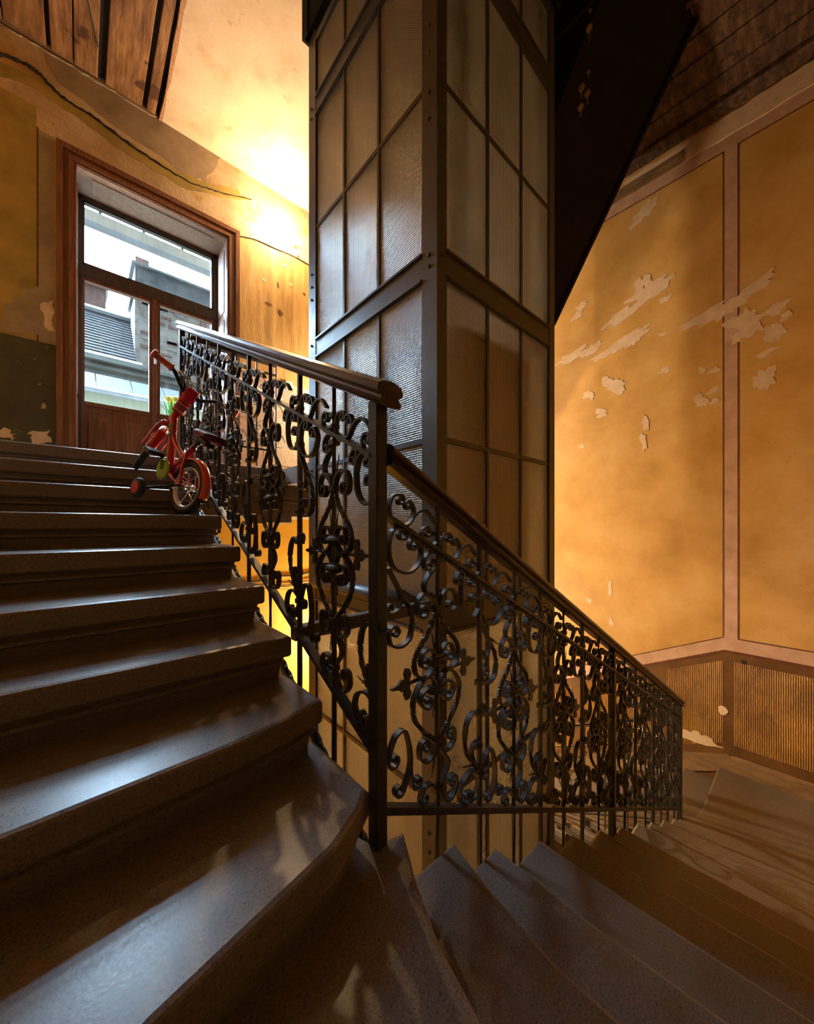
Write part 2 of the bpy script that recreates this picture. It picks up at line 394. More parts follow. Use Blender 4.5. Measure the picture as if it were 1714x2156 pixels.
def put(name, mesh, parent=None, loc=None, rot=None):
    o = bpy.data.objects.new(name, mesh); COL.objects.link(o)
    if parent: o.parent = parent
    if loc is not None: o.location = loc
    if rot is not None: o.rotation_euler = rot
    return o
def tag(o, label=None, cat=None, group=None, kind=None):
    if label: o['label'] = label
    if cat: o['category'] = cat
    if group: o['group'] = group
    if kind: o['kind'] = kind
    return o
def thing(name, label, cat, loc=(0, 0, 0), rot=(0, 0, 0), group=None, kind=None):
    o = put(name, None, None, loc, rot)
    return tag(o, label, cat, group, kind)
def structure(o, label=None, cat=None):
    return tag(o, label, cat, kind='structure')

def catmull(pts, n=6):
    out = []
    P = [pts[0]] + list(pts) + [pts[-1]]
    for i in range(1, len(P) - 2):
        p0, p1, p2, p3 = P[i - 1], P[i], P[i + 1], P[i + 2]
        for k in range(n):
            t = k / n
            out.append(tuple(0.5 * (2 * b + (c - a) * t + (2 * a - 5 * b + 4 * c - d) * t * t + (3 * b - a - 3 * c + d) * t ** 3)
                             for a, b, c, d in zip(p0, p1, p2, p3)))
    out.append(tuple(pts[-1]))
    return out
def curl(path, r0, turns, sign, r1=None):
    """carry a 2D path on into a rolled end"""
    r1 = r1 or r0 * 0.28
    (ax, az), (bx, bz) = path[-2], path[-1]
    h = math.atan2(bz - az, bx - ax); x, z = bx, bz
    n = int(13 * turns); d = 2 * PI * turns / n
    out = list(path)
    for k in range(n):
        r = r0 + (r1 - r0) * (k + 0.5) / n
        h += sign * d / 2
        x += r * d * math.cos(h); z += r * d * math.sin(h)
        h += sign * d / 2
        out.append((x, z))
    return out
def sc(pts, end=None, start=None, n=5):
    p = catmull(pts, n)
    if end: p = curl(p, *end)
    if start: p = curl(p[::-1], *start)
    return p
def mir(p): return [(-s, t) for s, t in p]

# ================================================================== SETTING
XL, XR, YF, YW = -0.65, 5.12, -0.43, 4.70        # wall faces
ZC, ZB = 4.37, -6.0                              # ceiling, pit floor
ZLAND, ZLOW = 3.4 * H, -16.6 * H                 # window landing, lower landing
WX0, WX1, WZ1, YS = -0.02, 1.315, 3.44, 5.06     # window opening, sash plane
XE, YE = 0.585, 0.785                            # inner edges of the two flights

# floor of the well and the two walls behind the camera
structure(MB().box((XL - .3, YF - .3, ZB - .2), (XR + .3, 5.4, ZB)).build('floor', STONE), 'stone floor at the foot of the stair well', 'floor')
structure(MB().box((XL - .3, YF - .3, ZB), (XL, 5.4, ZC + .5)).build('wall_left', YELLOW), 'ochre wall along the outer side of the upper flight', 'wall')
structure(MB().box((XL, YF - .3, ZB), (XR + .3, YF, ZC + .5)).build('wall_front', YELLOW), 'ochre wall along the outer side of the lower flight', 'wall')

# ---- window wall
ww = MB()
for (xa, xb) in ((XL - .3, WX0), (WX1, XR + .3)): ww.box((xa, YW, ZB), (xb, 5.4, ZC + .5))
ww.box((WX0, YW, WZ1), (WX1, YS + .09, ZC + .5)); ww.box((WX0, YW, ZB), (WX1, 5.4, ZLAND))
wallw = structure(ww.build('wall_back', PLASTER), 'peeling plaster wall around the tall brown window', 'wall')
def wpoly(name, pts, m, off=0.002, parent=None):
    """flat paint on the window wall: (x, z) outline"""
    b = MB(); b.prism(pts, lambda p, q, t: (p, YW - t, q), 0.0, off)
    return b.build(name, m, parent or wallw)
def wrect(name, x0, x1, z0, z1, m, off=0.002): return wpoly(name, [(x0, z0), (x1, z0), (x1, z1), (x0, z1)], m, off)
wrect('paint_panel', XL, -.285, 1.68, 3.80, GREENY)
wrect('painted_line', -.285, -.272, 1.68, 3.62, REDLINE, .003)
wrect('paint_band', -.272, -.155, 1.68, 3.60, GREYBAND)
wrect('dado_panel', XL, -.155, ZLAND, 1.68, DADOGREEN, .004)
def ragged(pts, n=8, amp=.02, seed=1):
    rnd = random.Random(seed); out = []
    for i in range(len(pts)):
        a, b = pts[i], pts[(i + 1) % len(pts)]
        for k in range(n):
            t = k / n; out.append((a[0] + (b[0] - a[0]) * t + rnd.uniform(-amp, amp), a[1] + (b[1] - a[1]) * t + rnd.uniform(-amp, amp)))
    return out
# ochre field right of the window, its top edge follows the loose wire
def wp(u, v): p = onY(u, v, YW); return (p.x, p.z)
wpoly('paint_panel', [(1.455, 1.9), (5.1, 1.9), (5.1, 2.6), wp(650, 556), wp(600, 534), wp(560, 512), wp(505, 497)], STREAK)
wpoly('dado_panel', [(1.455, ZLAND), (5.1, ZLAND), (5.1, 1.9), (1.455, 1.9)], PINK, .003)
wpoly('peeled_patch', ragged([wp(545, 905), wp(600, 880), wp(640, 930), wp(640, 985), wp(560, 985)], 4, .03, 3), PEEL, .005)
wpoly('peeled_patch', ragged([wp(565, 840), wp(590, 825), wp(605, 860), wp(575, 870)], 4, .02, 4), PEEL, .005)
wrect('paint_panel', XL, 5.1, -3.6, ZLAND - .42, LOWYELLOW)
wpoly('peeled_patch', ragged([wp(-5, 905), wp(20, 902), wp(32, 915), wp(25, 926), wp(-5, 922)], 5, .018, 31), PEEL, .0055)
wpoly('peeled_patch', ragged([wp(62, 912), wp(100, 908), wp(104, 928), wp(70, 932)], 5, .02, 32), PEEL, .0055)
wpoly('peeled_patch', ragged([wp(10, 640), wp(60, 610), wp(112, 590), wp(113, 706), wp(40, 700), wp(0, 690)], 6, .022, 33), GREYBAND, .0045)
wpoly('peeled_patch', ragged([wp(85, 640), wp(112, 630), wp(113, 700), wp(95, 690)], 5, .016, 34), PEEL, .0052)
# the long crack above the window with its dark, torn edge
ck = [(-30, 108), (0, 115), (40, 128), (80, 152), (110, 185), (150, 218), (200, 248), (250, 287), (300, 322), (350, 355), (400, 384), (440, 398), (480, 410), (530, 420)]
cp = [onY(u, v, YW - .004) for u, v in ck]
b = MB(); rc = random.Random(12)
cf = catmull([(p.x, p.z) for p in cp], 6); nn = len(cf)
b.tube([(x_ + rc.uniform(-.006, .006), YW - .003, z_ + rc.uniform(-.007, .007)) for x_, z_ in cf], [max(.003, (.022 - .017 * k / nn) * rc.uniform(.55, 1.25)) for k in range(nn)], seg=5)
b.build('crack', DARK, wallw)
wpoly('bare_strip', ragged([wp(-30, 120), wp(85, 165), wp(130, 205), wp(260, 290), wp(330, 338), wp(420, 380), wp(500, 400), wp(520, 422), wp(400, 402), wp(300, 345), wp(240, 305), wp(130, 225), wp(80, 190), wp(-30, 150)], 4, .014, 9), GREENY, .0026)
wpoly('bare_strip', ragged([wp(90, 108), wp(335, 240), wp(470, 330), wp(430, 380), wp(400, 372), wp(250, 270), wp(130, 178)], 5, .02, 10), GREYBAND, .0022)
low = MB(); lw_ = [wp(u, v) for u, v in ((500, 1222), (540, 1224), (580, 1214), (620, 1212), (660, 1204))]
low.tube([(x_, YW - .004, z_) for x_, z_ in catmull(lw_, 5)], .010, seg=5); low.build('crack', DARK, wallw)
for k_, dv in enumerate((14, 22)):
    tag(MB().tube([(x_, YW - .012, z_) for x_, z_ in catmull([wp(u, v + dv) for u, v in ((500, 1226), (560, 1216), (610, 1218), (660, 1206))], 5)], .004, seg=5).build('loose_wire', BLACK),
        ('upper' if k_ == 0 else 'lower') + ' of two thin wires across the bright yellow wall below the landing', 'wire')
wire = MB().tube(catmull([tuple(onY(u, v, YW - .008)) for u, v in ((505, 497), (540, 505), (580, 523), (620, 540), (665, 566))], 5), .005, seg=5)
tag(wire.build('loose_wire', BLACK), 'thin loose wire sagging across the wall right of the window', 'wire')
# small flakes and pits of the wall right of the window
rnd = random.Random(21)
for (u, v, w, h) in ((555, 590, 12, 5), (565, 640, 15, 6), (590, 660, 12, 12), (600, 560, 8, 8), (622, 520, 9, 7), (585, 600, 6, 12), (612, 600, 6, 8), (640, 620, 6, 8), (628, 540, 5, 9)):
    n = 9; c = wp(u, v); s = .0063
    pts = [(c[0] + w * s * .5 * math.cos(2 * PI * k / n) * rnd.uniform(.6, 1.2), c[1] + h * s * .5 * math.sin(2 * PI * k / n) * rnd.uniform(.6, 1.2)) for k in range(n)]
    wpoly('plaster_flake', pts, DADO if rnd.random() < .6 else PEEL, .006)

# ---- far right wall with painted panels
wr = MB().box((XR, YF - .3, ZB), (XR + .3, 5.4, ZC + .5))
wallr = structure(wr.build('wall_right', YELLOW), 'ochre wall with pink bands and peeling patches beyond the lower flight', 'wall')
def rpoly(name, pts, m, off=0.002, parent=None):
    b = MB(); b.prism(pts, lambda p, q, t: (XR - t, p, q), 0.0, off)
    return b.build(name, m, parent or wallr)
SL = 0.49
Y0 = 0.643
def dz(y): return -SL * max(0.0, y - Y0)
def rband(name, y0, y1, za, zb, m, off=.002):
    ys = [y0, y1] if (y1 <= Y0 or y0 >= Y0) else [y0, Y0, y1]
    return rpoly(name, [(y, za + dz(y)) for y in ys] + [(y, zb + dz(y)) for y in reversed(ys)], m, off)
YA, YZ = YF, 4.7
rband('dado', YA, YZ, -4.6, -1.32, DADO, .004)
rband('dado_bead', YA, YZ, -1.335, -1.31, REDLINE, .012)
rband('paint_band', YA, YZ, -1.31, -1.18, PINK, .002)
rpoly('paint_band', [(.537, -1.18), (.643, -1.18), (.643, 4.0), (.537, 4.0)], PINK, .002)
rpoly('paint_band', [(YA, 4.0), (YZ, 4.0), (YZ, 4.14), (YA, 4.14)], PINK, .002)
rband('painted_line', .655, YZ, -1.18, -1.168, REDLINE, .003)
rband('painted_line', YA, .525, -1.18, -1.168, REDLINE, .003)
for y in (.525, .643):
    rpoly('painted_line', [(y, -1.18), (y + .012, -1.18), (y + .012, 4.0), (y, 4.0)], REDLINE, .003)
rpoly('painted_line', [(.643, 3.988), (YZ, 3.988), (YZ, 4.0), (.643, 4.0)], REDLINE, .003)
rpoly('painted_line', [(YA, 3.988), (.537, 3.988), (.537, 4.0), (YA, 4.0)], REDLINE, .003)
for (y0, y1) in ((YA, .565), (.655, 1.155), (1.30, 2.1), (2.25, 3.1)):
    rband('dado_panel', y0, y1, -2.30, -1.42, RIBDADO, .007)
# broken cornice under the stripped ceiling
b = MB()
for k in range(4):
    z = 4.145 + k * .03
    b.prism([(0, z), (.012 + k * .006, z + .004), (.016 + k * .006, z + .014), (.012 + k * .006, z + .024), (0, z + .028)], lambda p, q, t: (XR - p, t, q), .98, 2.6)
b.build('cornice', SKIRT, wallr)
rpoly('cornice_scar', ragged([(YA, 4.14), (1.0, 4.14), (1.02, 4.2), (1.6, 4.27), (1.6, 4.34), (.9, 4.35), (.2, 4.36), (YA, 4.36)], 10, .012, 5), PEEL, .01)
# peeled patches, (u, v, half width, half height, tilt)
rnd = random.Random(3)
def patch(u, v, w, h, tilt, seed):
    c = onX(u, v, XR); sc_ = c.length / 770.0 * 0.82; rr = random.Random(seed)
    n = 40; pts = []
    ph = [(m_, rr.uniform(0, 2 * PI), rr.uniform(.10, .26) / (m_ ** .45)) for m_ in (2, 3, 4, 5, 7, 9, 12)]
    for k in range(n):
        a = 2 * PI * k / n; j = max(.25, .95 + sum(am * math.sin(m_ * a + p_) for m_, p_, am in ph)) * rr.uniform(.88, 1.12)
        x, z = w * math.cos(a) * j, h * math.sin(a) * j
        ca, sa = math.cos(tilt), math.sin(tilt); x, z = x * ca - z * sa, x * sa + z * ca
        pts.append((c.y - x * sc_ * 1.15, c.z + z * sc_))
    rpoly('peeled_patch', pts, PEEL, .0035 + .00005 * (seed % 60))
for i, (u, v, w, h, tl) in enumerate(((1340, 645, 38, 8, .55), (1372, 610, 32, 15, .3), (1352, 596, 12, 14, 0), (1300, 668, 28, 8, .4), (1225, 645, 10, 8, 0), (1216, 665, 12, 6, .5), (1205, 750, 36, 9, .35),
        (1245, 738, 18, 10, .5), (1305, 725, 40, 11, .35), (1338, 712, 18, 10, .6), (1280, 805, 10, 14, .8), (1300, 815, 14, 16, .5), (1240, 832, 11, 9, 0), (1266, 870, 10, 12, 1.2), (1360, 892, 5, 17, .1), (1355, 930, 5, 18, .2),
        (1480, 668, 34, 8, .28), (1520, 655, 26, 13, .3), (1545, 640, 18, 8, .4), (1580, 612, 34, 9, .55), (1570, 680, 18, 24, .2), (1562, 705, 12, 12, 0), (1635, 650, 14, 10, .9), (1630, 700, 12, 16, .3), (1615, 742, 14, 5, .3),
        (1610, 797, 14, 18, 0), (1475, 843, 9, 14, .2), (1502, 822, 8, 6, .3), (1505, 845, 7, 6, 0), (1478, 780, 5, 6, 0), (1505, 780, 8, 5, .4), (1397, 703, 6, 4, 0), (1400, 780, 7, 7, .6), (1225, 940, 5, 6, 0), (1240, 1265, 6, 6, 0),
        (1285, 1240, 4, 18, 0), (1287, 1310, 5, 9, 0), (1362, 440, 16, 12, .4), (1340, 470, 10, 6, .4), (1655, 665, 8, 6, .7), (1400, 630, 10, 5, .3))):
    patch(u, v, w, h, tl, i + 100)
# skirting
b = MB()
b.prism([(0, 0), (.026, 0), (.026, .135), (.018, .15), (.012, .17), (0, .17)], lambda p, q, t: (XR - p, t, ZLOW + q), YF, .60)
o = structure(b.build('baseboard_right', SKIRT), 'worn stone skirting along the lower landing wall', 'skirting')
b = MB()
for y in (.60,):
    b.prism([(.60, 0), (3.2, -1.27), (3.2, -1.05), (1.0, .02), (.60, .17)], lambda p, q, t: (XR - t, p, ZLOW + q), 0, .022)
b.build('sloping_board', SKIRT, o)
rpoly('peeled_patch', ragged([(.66, -2.38), (1.1, -2.40), (1.1, -2.34), (.9, -2.28), (.75, -2.31)], 6, .02, 8), PEEL, .009)
rpoly('wall_hole', [(.49 + .022 * math.cos(k * PI / 5), -1.40 + .022 * math.sin(k * PI / 5)) for k in range(10)], DARK, .009)
rpoly('peeled_patch', [(.655 + .045 * math.cos(k * PI / 5) * (.8 + .4 * ((k * 7) % 3) / 3), -1.96 + .05 * math.sin(k * PI / 5)) for k in range(10)], PEEL, .01)

# ---- ceilings
cl = MB().box((XL - .3, YF - .3, ZC + .12), (XR + .3, 5.4, ZC + .4))
ceil = structure(cl.build('ceiling', DARK), 'dark boarding above the stripped ceilings', 'ceiling')
b = MB().box((.66, 2.72, ZC), (XR, YW, ZC + .05))
pc = structure(b.build('ceiling_plaster_field', CEIL), 'cracked beige plaster ceiling glowing beside the wall lamp', 'ceiling')
b = MB().prism(ragged([(.622, 2.72), (.668, 2.72), (.668, YW), (.645, YW)], 12, .008, 6), lambda p, q, t: (p, q, ZC + t), -.006, .055)
b.build('torn_edge', RAW, pc)
# bare boards over the upper flight, each plank a piece
bd = structure(MB().box((XL, .2, ZC + .05), (.63, YW, ZC + .09)).build('ceiling_boarding', DARK), 'stripped brown ceiling boards over the upper flight', 'ceiling')
x = XL
for wdt, dzp in ((.16, .0), (.27, .008), (.02, .03), (.155, .004), (.175, .0), (.05, .04), (.30, .002), (.028, .012), (.085, .0)):
    if wdt > .06:
        MB().bevbox((x + .003, .3 + rnd.uniform(0, .1), ZC + .008 + dzp), (x + wdt - .004, YW - rnd.uniform(.0, .03), ZC + .045 + dzp), .004, axis=1).build('plank', LATH, bd)
    x += wdt + .002
b = MB().tube([(-.02, 3.3, ZC), (.03, 3.9, ZC - .003), (.13, 4.35, ZC - .003)], .006, seg=5)
b.build('stray_wire', BLACK, bd)
# ragged plaster lip where boards meet the wall
wpoly('plaster_lip', ragged([(XL, ZC - .04), (-.15, ZC - .02), (.62, ZC - .005), (.62, ZC + .05), (XL, ZC + .05)], 14, .012, 14), GREYBAND, .018)
# bare boards over the lower landing
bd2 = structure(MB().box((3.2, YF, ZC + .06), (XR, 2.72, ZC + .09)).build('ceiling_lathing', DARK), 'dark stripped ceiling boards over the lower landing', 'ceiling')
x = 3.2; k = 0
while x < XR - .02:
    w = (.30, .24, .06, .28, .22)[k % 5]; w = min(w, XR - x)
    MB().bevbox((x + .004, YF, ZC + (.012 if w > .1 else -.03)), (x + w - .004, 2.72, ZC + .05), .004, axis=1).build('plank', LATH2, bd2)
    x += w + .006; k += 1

# ---- steps, each a solid block of stone with a moulded nosing
PROF = ((.014, 0), (.0045, -.0035), (.0008, -.009), (0, -.016), (0, -.068), (.005, -.076), (.020, -.080), (.023, -.090), (.015, -.096), (.015, -.106), (.030, -.112), (.034, -H))
def step(name, front, back_in, back_wall, up, side, z, label, mlt=STONE, prof=PROF):
    """front runs from the wall to the well; up points uphill, side points away from the well"""
    rings = []
    for o_, d_ in prof:
        r = []
        for i, p in enumerate(front):
            q = Vector(p) + Vector(up) * o_
            if i == len(front) - 1: q = q + Vector(side) * o_
            r.append((q.x, q.y, z + d_))
        q = Vector(back_in) + Vector(side) * o_; r.append((q.x, q.y, z + d_))
        r.append((back_wall[0], back_wall[1], z + d_))
        rings.append(r)
    b = MB(); b.loft(rings, True, True)
    o = b.build(name, mlt)
    return tag(o, label, 'step', 'stone stair steps')
ORD = ('first', 'second', 'third', 'fourth', 'fifth', 'sixth', 'seventh', 'eighth', 'ninth', 'tenth', 'eleventh', 'twelfth')
SY = (.808, 1.062, 1.293, 1.555, 1.865, 2.18, 2.51, 2.89)            # nosing of the upper flight at the well
S1 = [(XL, .40), (-.3, .52), (.078, .634), (.263, .676), (.42, .712), (.517, .762), (XE, SY[0])]
S2 = [(XL, .93), (-.105, .973), (.278, .994), (.46, 1.022), (XE, SY[1])]
YL = 3.28                                                            # landing edge
for k in range(8):
    fr = S1 if k == 0 else S2 if k == 1 else [(XL, SY[k] + .012), (0, SY[k] + .008), (XE, SY[k])]
    ny = (SY + (YL,))[k + 1] + .05
    step('stone_step', fr, (XE, ny), (XL, ny), (0, 1), (-1, 0), (k - 4.6) * H, ORD[k] + ' stone step up from the newel post in the upper flight')
# winder beside the newel and the lower flight
DX = (.686, .908, 1.143, 1.465, 1.785, 2.11, 2.425, 2.75, 3.05, 3.37, 3.68)
D0 = [(.20, YF), (.36, 0), (.47, .20), (.527, .385), (.562, .525), (.619, .655), (.69, YE)]
MB_ = MB()
rings = []
for o_, d_ in PROF:
    r = [(p[0] - o_ * .9, p[1] - (o_ if i == len(D0) - 1 else 0), -5.6 * H + d_) for i, p in enumerate(D0)]
    r += [(.60, YE + .02 - o_, -5.6 * H + d_), (.575, .87, -5.6 * H + d_), (.1, .72, -5.6 * H + d_), (XL, .50, -5.6 * H + d_), (XL, YF, -5.6 * H + d_)]
    rings.append(r)
MB_.loft(rings, True, True)
tag(MB_.build('stone_step', STONE), 'wedge-shaped stone winder step at the foot of the newel post', 'step', 'stone stair steps')
for k in range(1, 11):
    if k == 1: fr = [(.86, YF), (.84, .20), (.835, .40), (.866, .615), (DX[1], YE)]
    else: fr = [(DX[k] + .02, YF), (DX[k] + .012, .1), (DX[k] - .004, .45), (DX[k], YE)]
    bx = DX[k - 1] - .06
    bi = (bx, YE)
    bw = (bx - (.5 if k == 1 else .06), YF)
    step('stone_step', fr, bi, bw, (-1, 0), (0, -1), (-5.6 - k) * H, ORD[k - 1] + ' stone step down past the newel post in the lower flight')
# landings
LP = ((.014, 0), (.0045, -.0035), (.0008, -.009), (0, -.016), (0, -.068), (.005, -.076), (.020, -.080), (.023, -.090), (.015, -.096), (.015, -.106), (.030, -.112), (.034, -.15))
rings = []
for o_, d_ in LP:
    rings.append([(XL, YL + o_, ZLAND + d_), (1.36, YL + o_, ZLAND + d_), (1.40, YL + .002, ZLAND + d_), (1.40, 2.73, ZLAND + d_), (2.62, 2.73, ZLAND + d_), (2.62, YL, ZLAND + d_), (XR, YL + o_, ZLAND + d_), (XR, YW, ZLAND + d_), (XL, YW, ZLAND + d_)])
b = MB().loft(rings)
land = structure(b.build('floor_landing', STONE), 'window landing floor at the head of the upper flight', 'landing')
b = MB().box((XL, YL + .05, ZLAND - .27), (XR, YL + .45, ZLAND - .15))
b.prism([(.06, -.27), (.05, -.29), (.07, -.31), (.07, -.43), (.45, -.43), (.45, -.27)], lambda p, q, t: (t, YL + p, ZLAND + q), XL, XR)
b.box((XL, YL + .4, ZLAND - .43), (XR, YW, ZLAND - .14))
b.build('edge_beam', SLAB, land)
MB().bevbox((1.20, YL - .06, .03), (1.46, YL + .2, .13), .01, axis=0).build('bracket_block', SLAB, land)
rings = []
for o_, d_ in PROF:
    rings.append([(XR, .69 - o_, ZLOW + d_), (4.25, .685 - o_, ZLOW + d_), (4.08, .71 - o_, ZLOW + d_), (3.97, .80 - o_, ZLOW + d_), (3.55, YE - o_, ZLOW + d_), (3.55, YF, ZLOW + d_), (XR, YF, ZLOW + d_)])
structure(MB().loft(rings).build('floor_landing', STONE), 'lower landing floor at the foot of the lower flight', 'landing')
for k in range(1, 9):
    y = .69 + .30 * k; xi = 3.93
    rings = []
    for o_, d_ in PROF:
        z = ZLOW - k * H + d_
        rings.append([(XR, y - o_, z), (xi + .2, y - o_, z), (xi + o_, y + .06 - o_, z), (xi + o_, y - .38, z), (XR, y - .38, z)])
    tag(MB().loft(rings).build('stone_step', STONE), ORD[k - 1] + ' stone step below the lower landing along the ochre wall', 'step', 'stone stair steps')

# ================================================================== WINDOW
def make_window(name, label, dx):
    win = structure(thing(name, label, 'window', (dx, 0, 0)))
    AW = .135
    b = MB()
    # architrave: three stepped mouldings running round left, top and right
    for (i0, i1, d) in ((0, .045, .055), (.045, .085, .035), (.085, .115, .048), (.115, AW, .03)):
        xo0, xo1, zo = WX0 - AW + i0, WX1 + AW - i0, WZ1 + AW - i0
        xi0, xi1, zi = WX0 - AW + i1, WX1 + AW - i1, WZ1 + AW - i1
        for poly in ([(xo0, ZLAND), (xi0, ZLAND), (xi0, zi), (xo0, zo)], [(xi1, ZLAND), (xo1, ZLAND), (xo1, zo), (xi1, zi)], [(xi0, zi), (xi1, zi), (xo1, zo), (xo0, zo)]):
            b.prism(poly, lambda p, q, t: (p, YW - t, q), -.01, d)
    b.build('architrave', WOOD, win)
    # panelled reveals
    b = MB().box((WX0 - .02, YW - .01, ZLAND), (WX0 + .004, YS, WZ1)).box((WX1 - .004, YW - .01, ZLAND), (WX1 + .02, YS, WZ1)).box((WX0, YW - .01, WZ1 - .004), (WX1, YS, WZ1 + .02))
    b.build('reveal', REVEAL, win)
    for (x, sgn) in ((WX0, 1), (WX1, -1)):
        for (z0, z1) in ((ZLAND + .1, 1.25), (1.35, 2.5), (2.6, 3.34)):
            MB().box((min(x, x + sgn * .012), YW + .07, z0), (max(x, x + sgn * .012), YS - .06, z1)).build('reveal_panel', REVEAL, win)
    MB().box((WX0 + .12, YW + .07, WZ1 - .012), (WX1 - .12, YS - .06, WZ1)).build('reveal_panel', REVEAL, win)
    # frame and sashes
    G = dict(x0=.044, x1=.595, x2=.70, x3=1.241)
    b = MB()
    b.box((WX0, YS, ZLAND), (G['x0'] - .022, YS + .09, WZ1)).box((G['x3'] + .022, YS, ZLAND), (WX1, YS + .09, WZ1))
    b.box((WX0, YS, 3.376 + .018), (WX1, YS + .09, WZ1)).box((WX0, YS - .015, 2.60), (WX1, YS + .09, 2.72))
    b.build('window_frame', SASHDARK, win)
    b = MB()
    for (x0, x1, z0, z1) in ((G['x0'] - .022, G['x3'] + .022, 2.72, 3.394),):
        b.box((x0, YS + .01, z0), (x0 + .022, YS + .06, z1)).box((x1 - .022, YS + .01, z0), (x1, YS + .06, z1)).box((x0, YS + .01, z0), (x1, YS + .06, z0 + .03)).box((x0, YS + .01, z1 - .018), (x1, YS + .06, z1))
    top = b.build('fanlight', SASHDARK, win)
    MB().box((G['x0'], YS + .03, 2.75), (G['x3'], YS + .035, 3.376)).build('pane', GLASS, top)
    for (x0, x1, gx0, gx1) in ((G['x0'] - .022, .643, G['x0'], G['x1']), (.652, G['x3'] + .022, G['x2'], G['x3'])):
        b = MB()
        b.box((x0, YS, ZLAND + .02), (gx0, YS + .06, 2.60)).box((gx1, YS, ZLAND + .02), (x1, YS + .06, 2.60)).box((gx0, YS, 2.563), (gx1, YS + .06, 2.60))
        b.box((gx0, YS, ZLAND + .02), (gx1, YS + .05, 1.30)).box((gx0 - .01, YS - .018, 1.262), (gx1 + .01, YS + .01, 1.30))
        leaf = b.build('casement', WOOD, win)
        MB().box((gx0, YS + .03, 1.30), (gx1, YS + .035, 2.563)).build('pane', GLASS, leaf)
        w = (gx1 - gx0)
        for q in range(2):
            px0 = gx0 + .02 + q * w / 2; px1 = px0 + w / 2 - .05
            bb = MB(); rg = []
            for (o_, d_) in ((0, 0), (.012, .012), (.02, .004), (.05, .004), (.065, .014)):
                rg.append([(px0 + o_, YS - d_, .60 + o_), (px1 - o_, YS - d_, .60 + o_), (px1 - o_, YS - d_, 1.20 - o_), (px0 + o_, YS - d_, 1.20 - o_)])
            bb.loft(rg); bb.build('raised_panel', WOOD, leaf)
    b = MB().bevbox((.628, YS - .022, ZLAND + .02), (.667, YS + .0, 2.60), .006); b.build('meeting_stile', WOOD, win)
    hd = MB().bevbox((.637, YS - .034, 1.86), (.658, YS - .02, 1.97), .003)
    hd.tube([(.648, YS - .03, 1.92), (.648, YS - .06, 1.92), (.648, YS - .062, 1.86)], .007)
    hd.build('handle', SILVER, win)
    MB().box((WX0, YS + .06, ZLAND + .5), (WX1, 5.42, ZLAND + .56)).build('outer_sill', STONEG, win)

make_window('window_1', 'tall brown casement window with bright courtyard view', 0)

# ================================================================== LAMPS
def globe_mat(name, col, s):
    m = bpy.data.materials.new(name); m.use_nodes = True
    nt = m.node_tree; N, L = nt.nodes, nt.links; N.clear()
    out = N.new('ShaderNodeOutputMaterial'); em = N.new('ShaderNodeEmission')
    bb = N.new('ShaderNodeRGB'); bb.outputs[0].default_value = (*col, 1)
    L.new(bb.outputs[0], em.inputs['Color']); em.inputs['Strength'].default_value = s
    L.new(em.outputs[0], out.inputs['Surface']); return m
def wall_lamp(label, loc, col, s, group='globe wall lamps', r=.055):
    t = thing('wall_lamp', label, 'lamp', loc, group=group)
    MB().lathe([(.045, 0), (.045, -.012), (.034, -.02), (.018, -.05), (.016, -.13), (.028, -.15)], axis='y', seg=16).build('mount', WHITEP, t, True)
    MB().sphere((0, -.15 - r * .85, 0), r, n=10, m=7).build('globe', globe_mat('lamp_glow', col, s), t, True)
    return t
WARM = (1.0, 0.67, 0.34)
lp = onY(598, 470, YW - .2)
wall_lamp('glowing globe wall lamp above and right of the window', (lp.x, YW, lp.z), WARM, LAMP_POWER, r=.045)
wall_lamp('globe wall lamp under the window landing', (2.95, YW, -1.75), (1.0, 0.72, 0.42), LOWER_LAMP_POWER)

wall_lamp('unseen globe lamp added behind the elevator to light the right wall', (2.95, YW, 1.78), (1.0, 0.74, 0.46), LANDING_FILL_POWER)  # unseen lamp, added to brighten the right wall and the cage glass

# ================================================================== ELEVATOR CAGE
EX0, EX1, EY0, EY1 = 1.363, 2.63, 1.29, 2.69
cage = thing('elevator_cage', 'steel-framed elevator shaft glazed with ribbed glass panes', 'elevator', (EX0, EY0, ZB))
cage.location = (0, 0, 0)
def cbuild(b, name, m=STEEL, parent=None, smooth=False): return b.build(name, m, parent or cage, smooth)
TOPZ = 3.80
# corner columns: riveted angles with an inner square
posts = []
for (x, y, sx, sy) in ((EX0, EY0, 1, 1), (EX1, EY0, -1, 1), (EX0, EY1, 1, -1), (EX1, EY1, -1, -1)):
    b = MB()
    L_ = [(0, 0), (.076, 0), (.076, .012), (.012, .012), (.012, .11), (0, .11)]
    pts = [(x + sx * p, y + sy * q) for p, q in L_]
    b.prism(pts, lambda p, q, t: (p, q, t), ZB, ZC)
    b.bevbox((min(x + sx * .02, x + sx * .07), min(y + sy * .02, y + sy * .07), ZB), (max(x + sx * .02, x + sx * .07), max(y + sy * .02, y + sy * .07), ZC), .004)
    posts.append(cbuild(b, 'column'))
bolt = MB().lathe([(.010, 0), (.010, .004), (.007, .009), (.003, .010)], seg=8, axis='x').mesh('bolt', STEEL)
for (y, zs) in ((1.345, (2.62, 2.48, 2.27, 2.13, 1.42, 1.36, -.42, -.50, -1.5, -1.6, -1.7)), (2.64, (1.98, 1.88, 1.78, 1.42, .44, 3.28, 3.2, -.42, -.5))):
    for z in zs:
        o = put('bolt', bolt, posts[0] if y < 2 else posts[2], (EX0, y, z), (0, 0, PI))
boltr = MB().lathe([(.010, 0), (.010, .004), (.007, .009), (.003, .010)], seg=8, axis='y').mesh('bolt', STEEL)
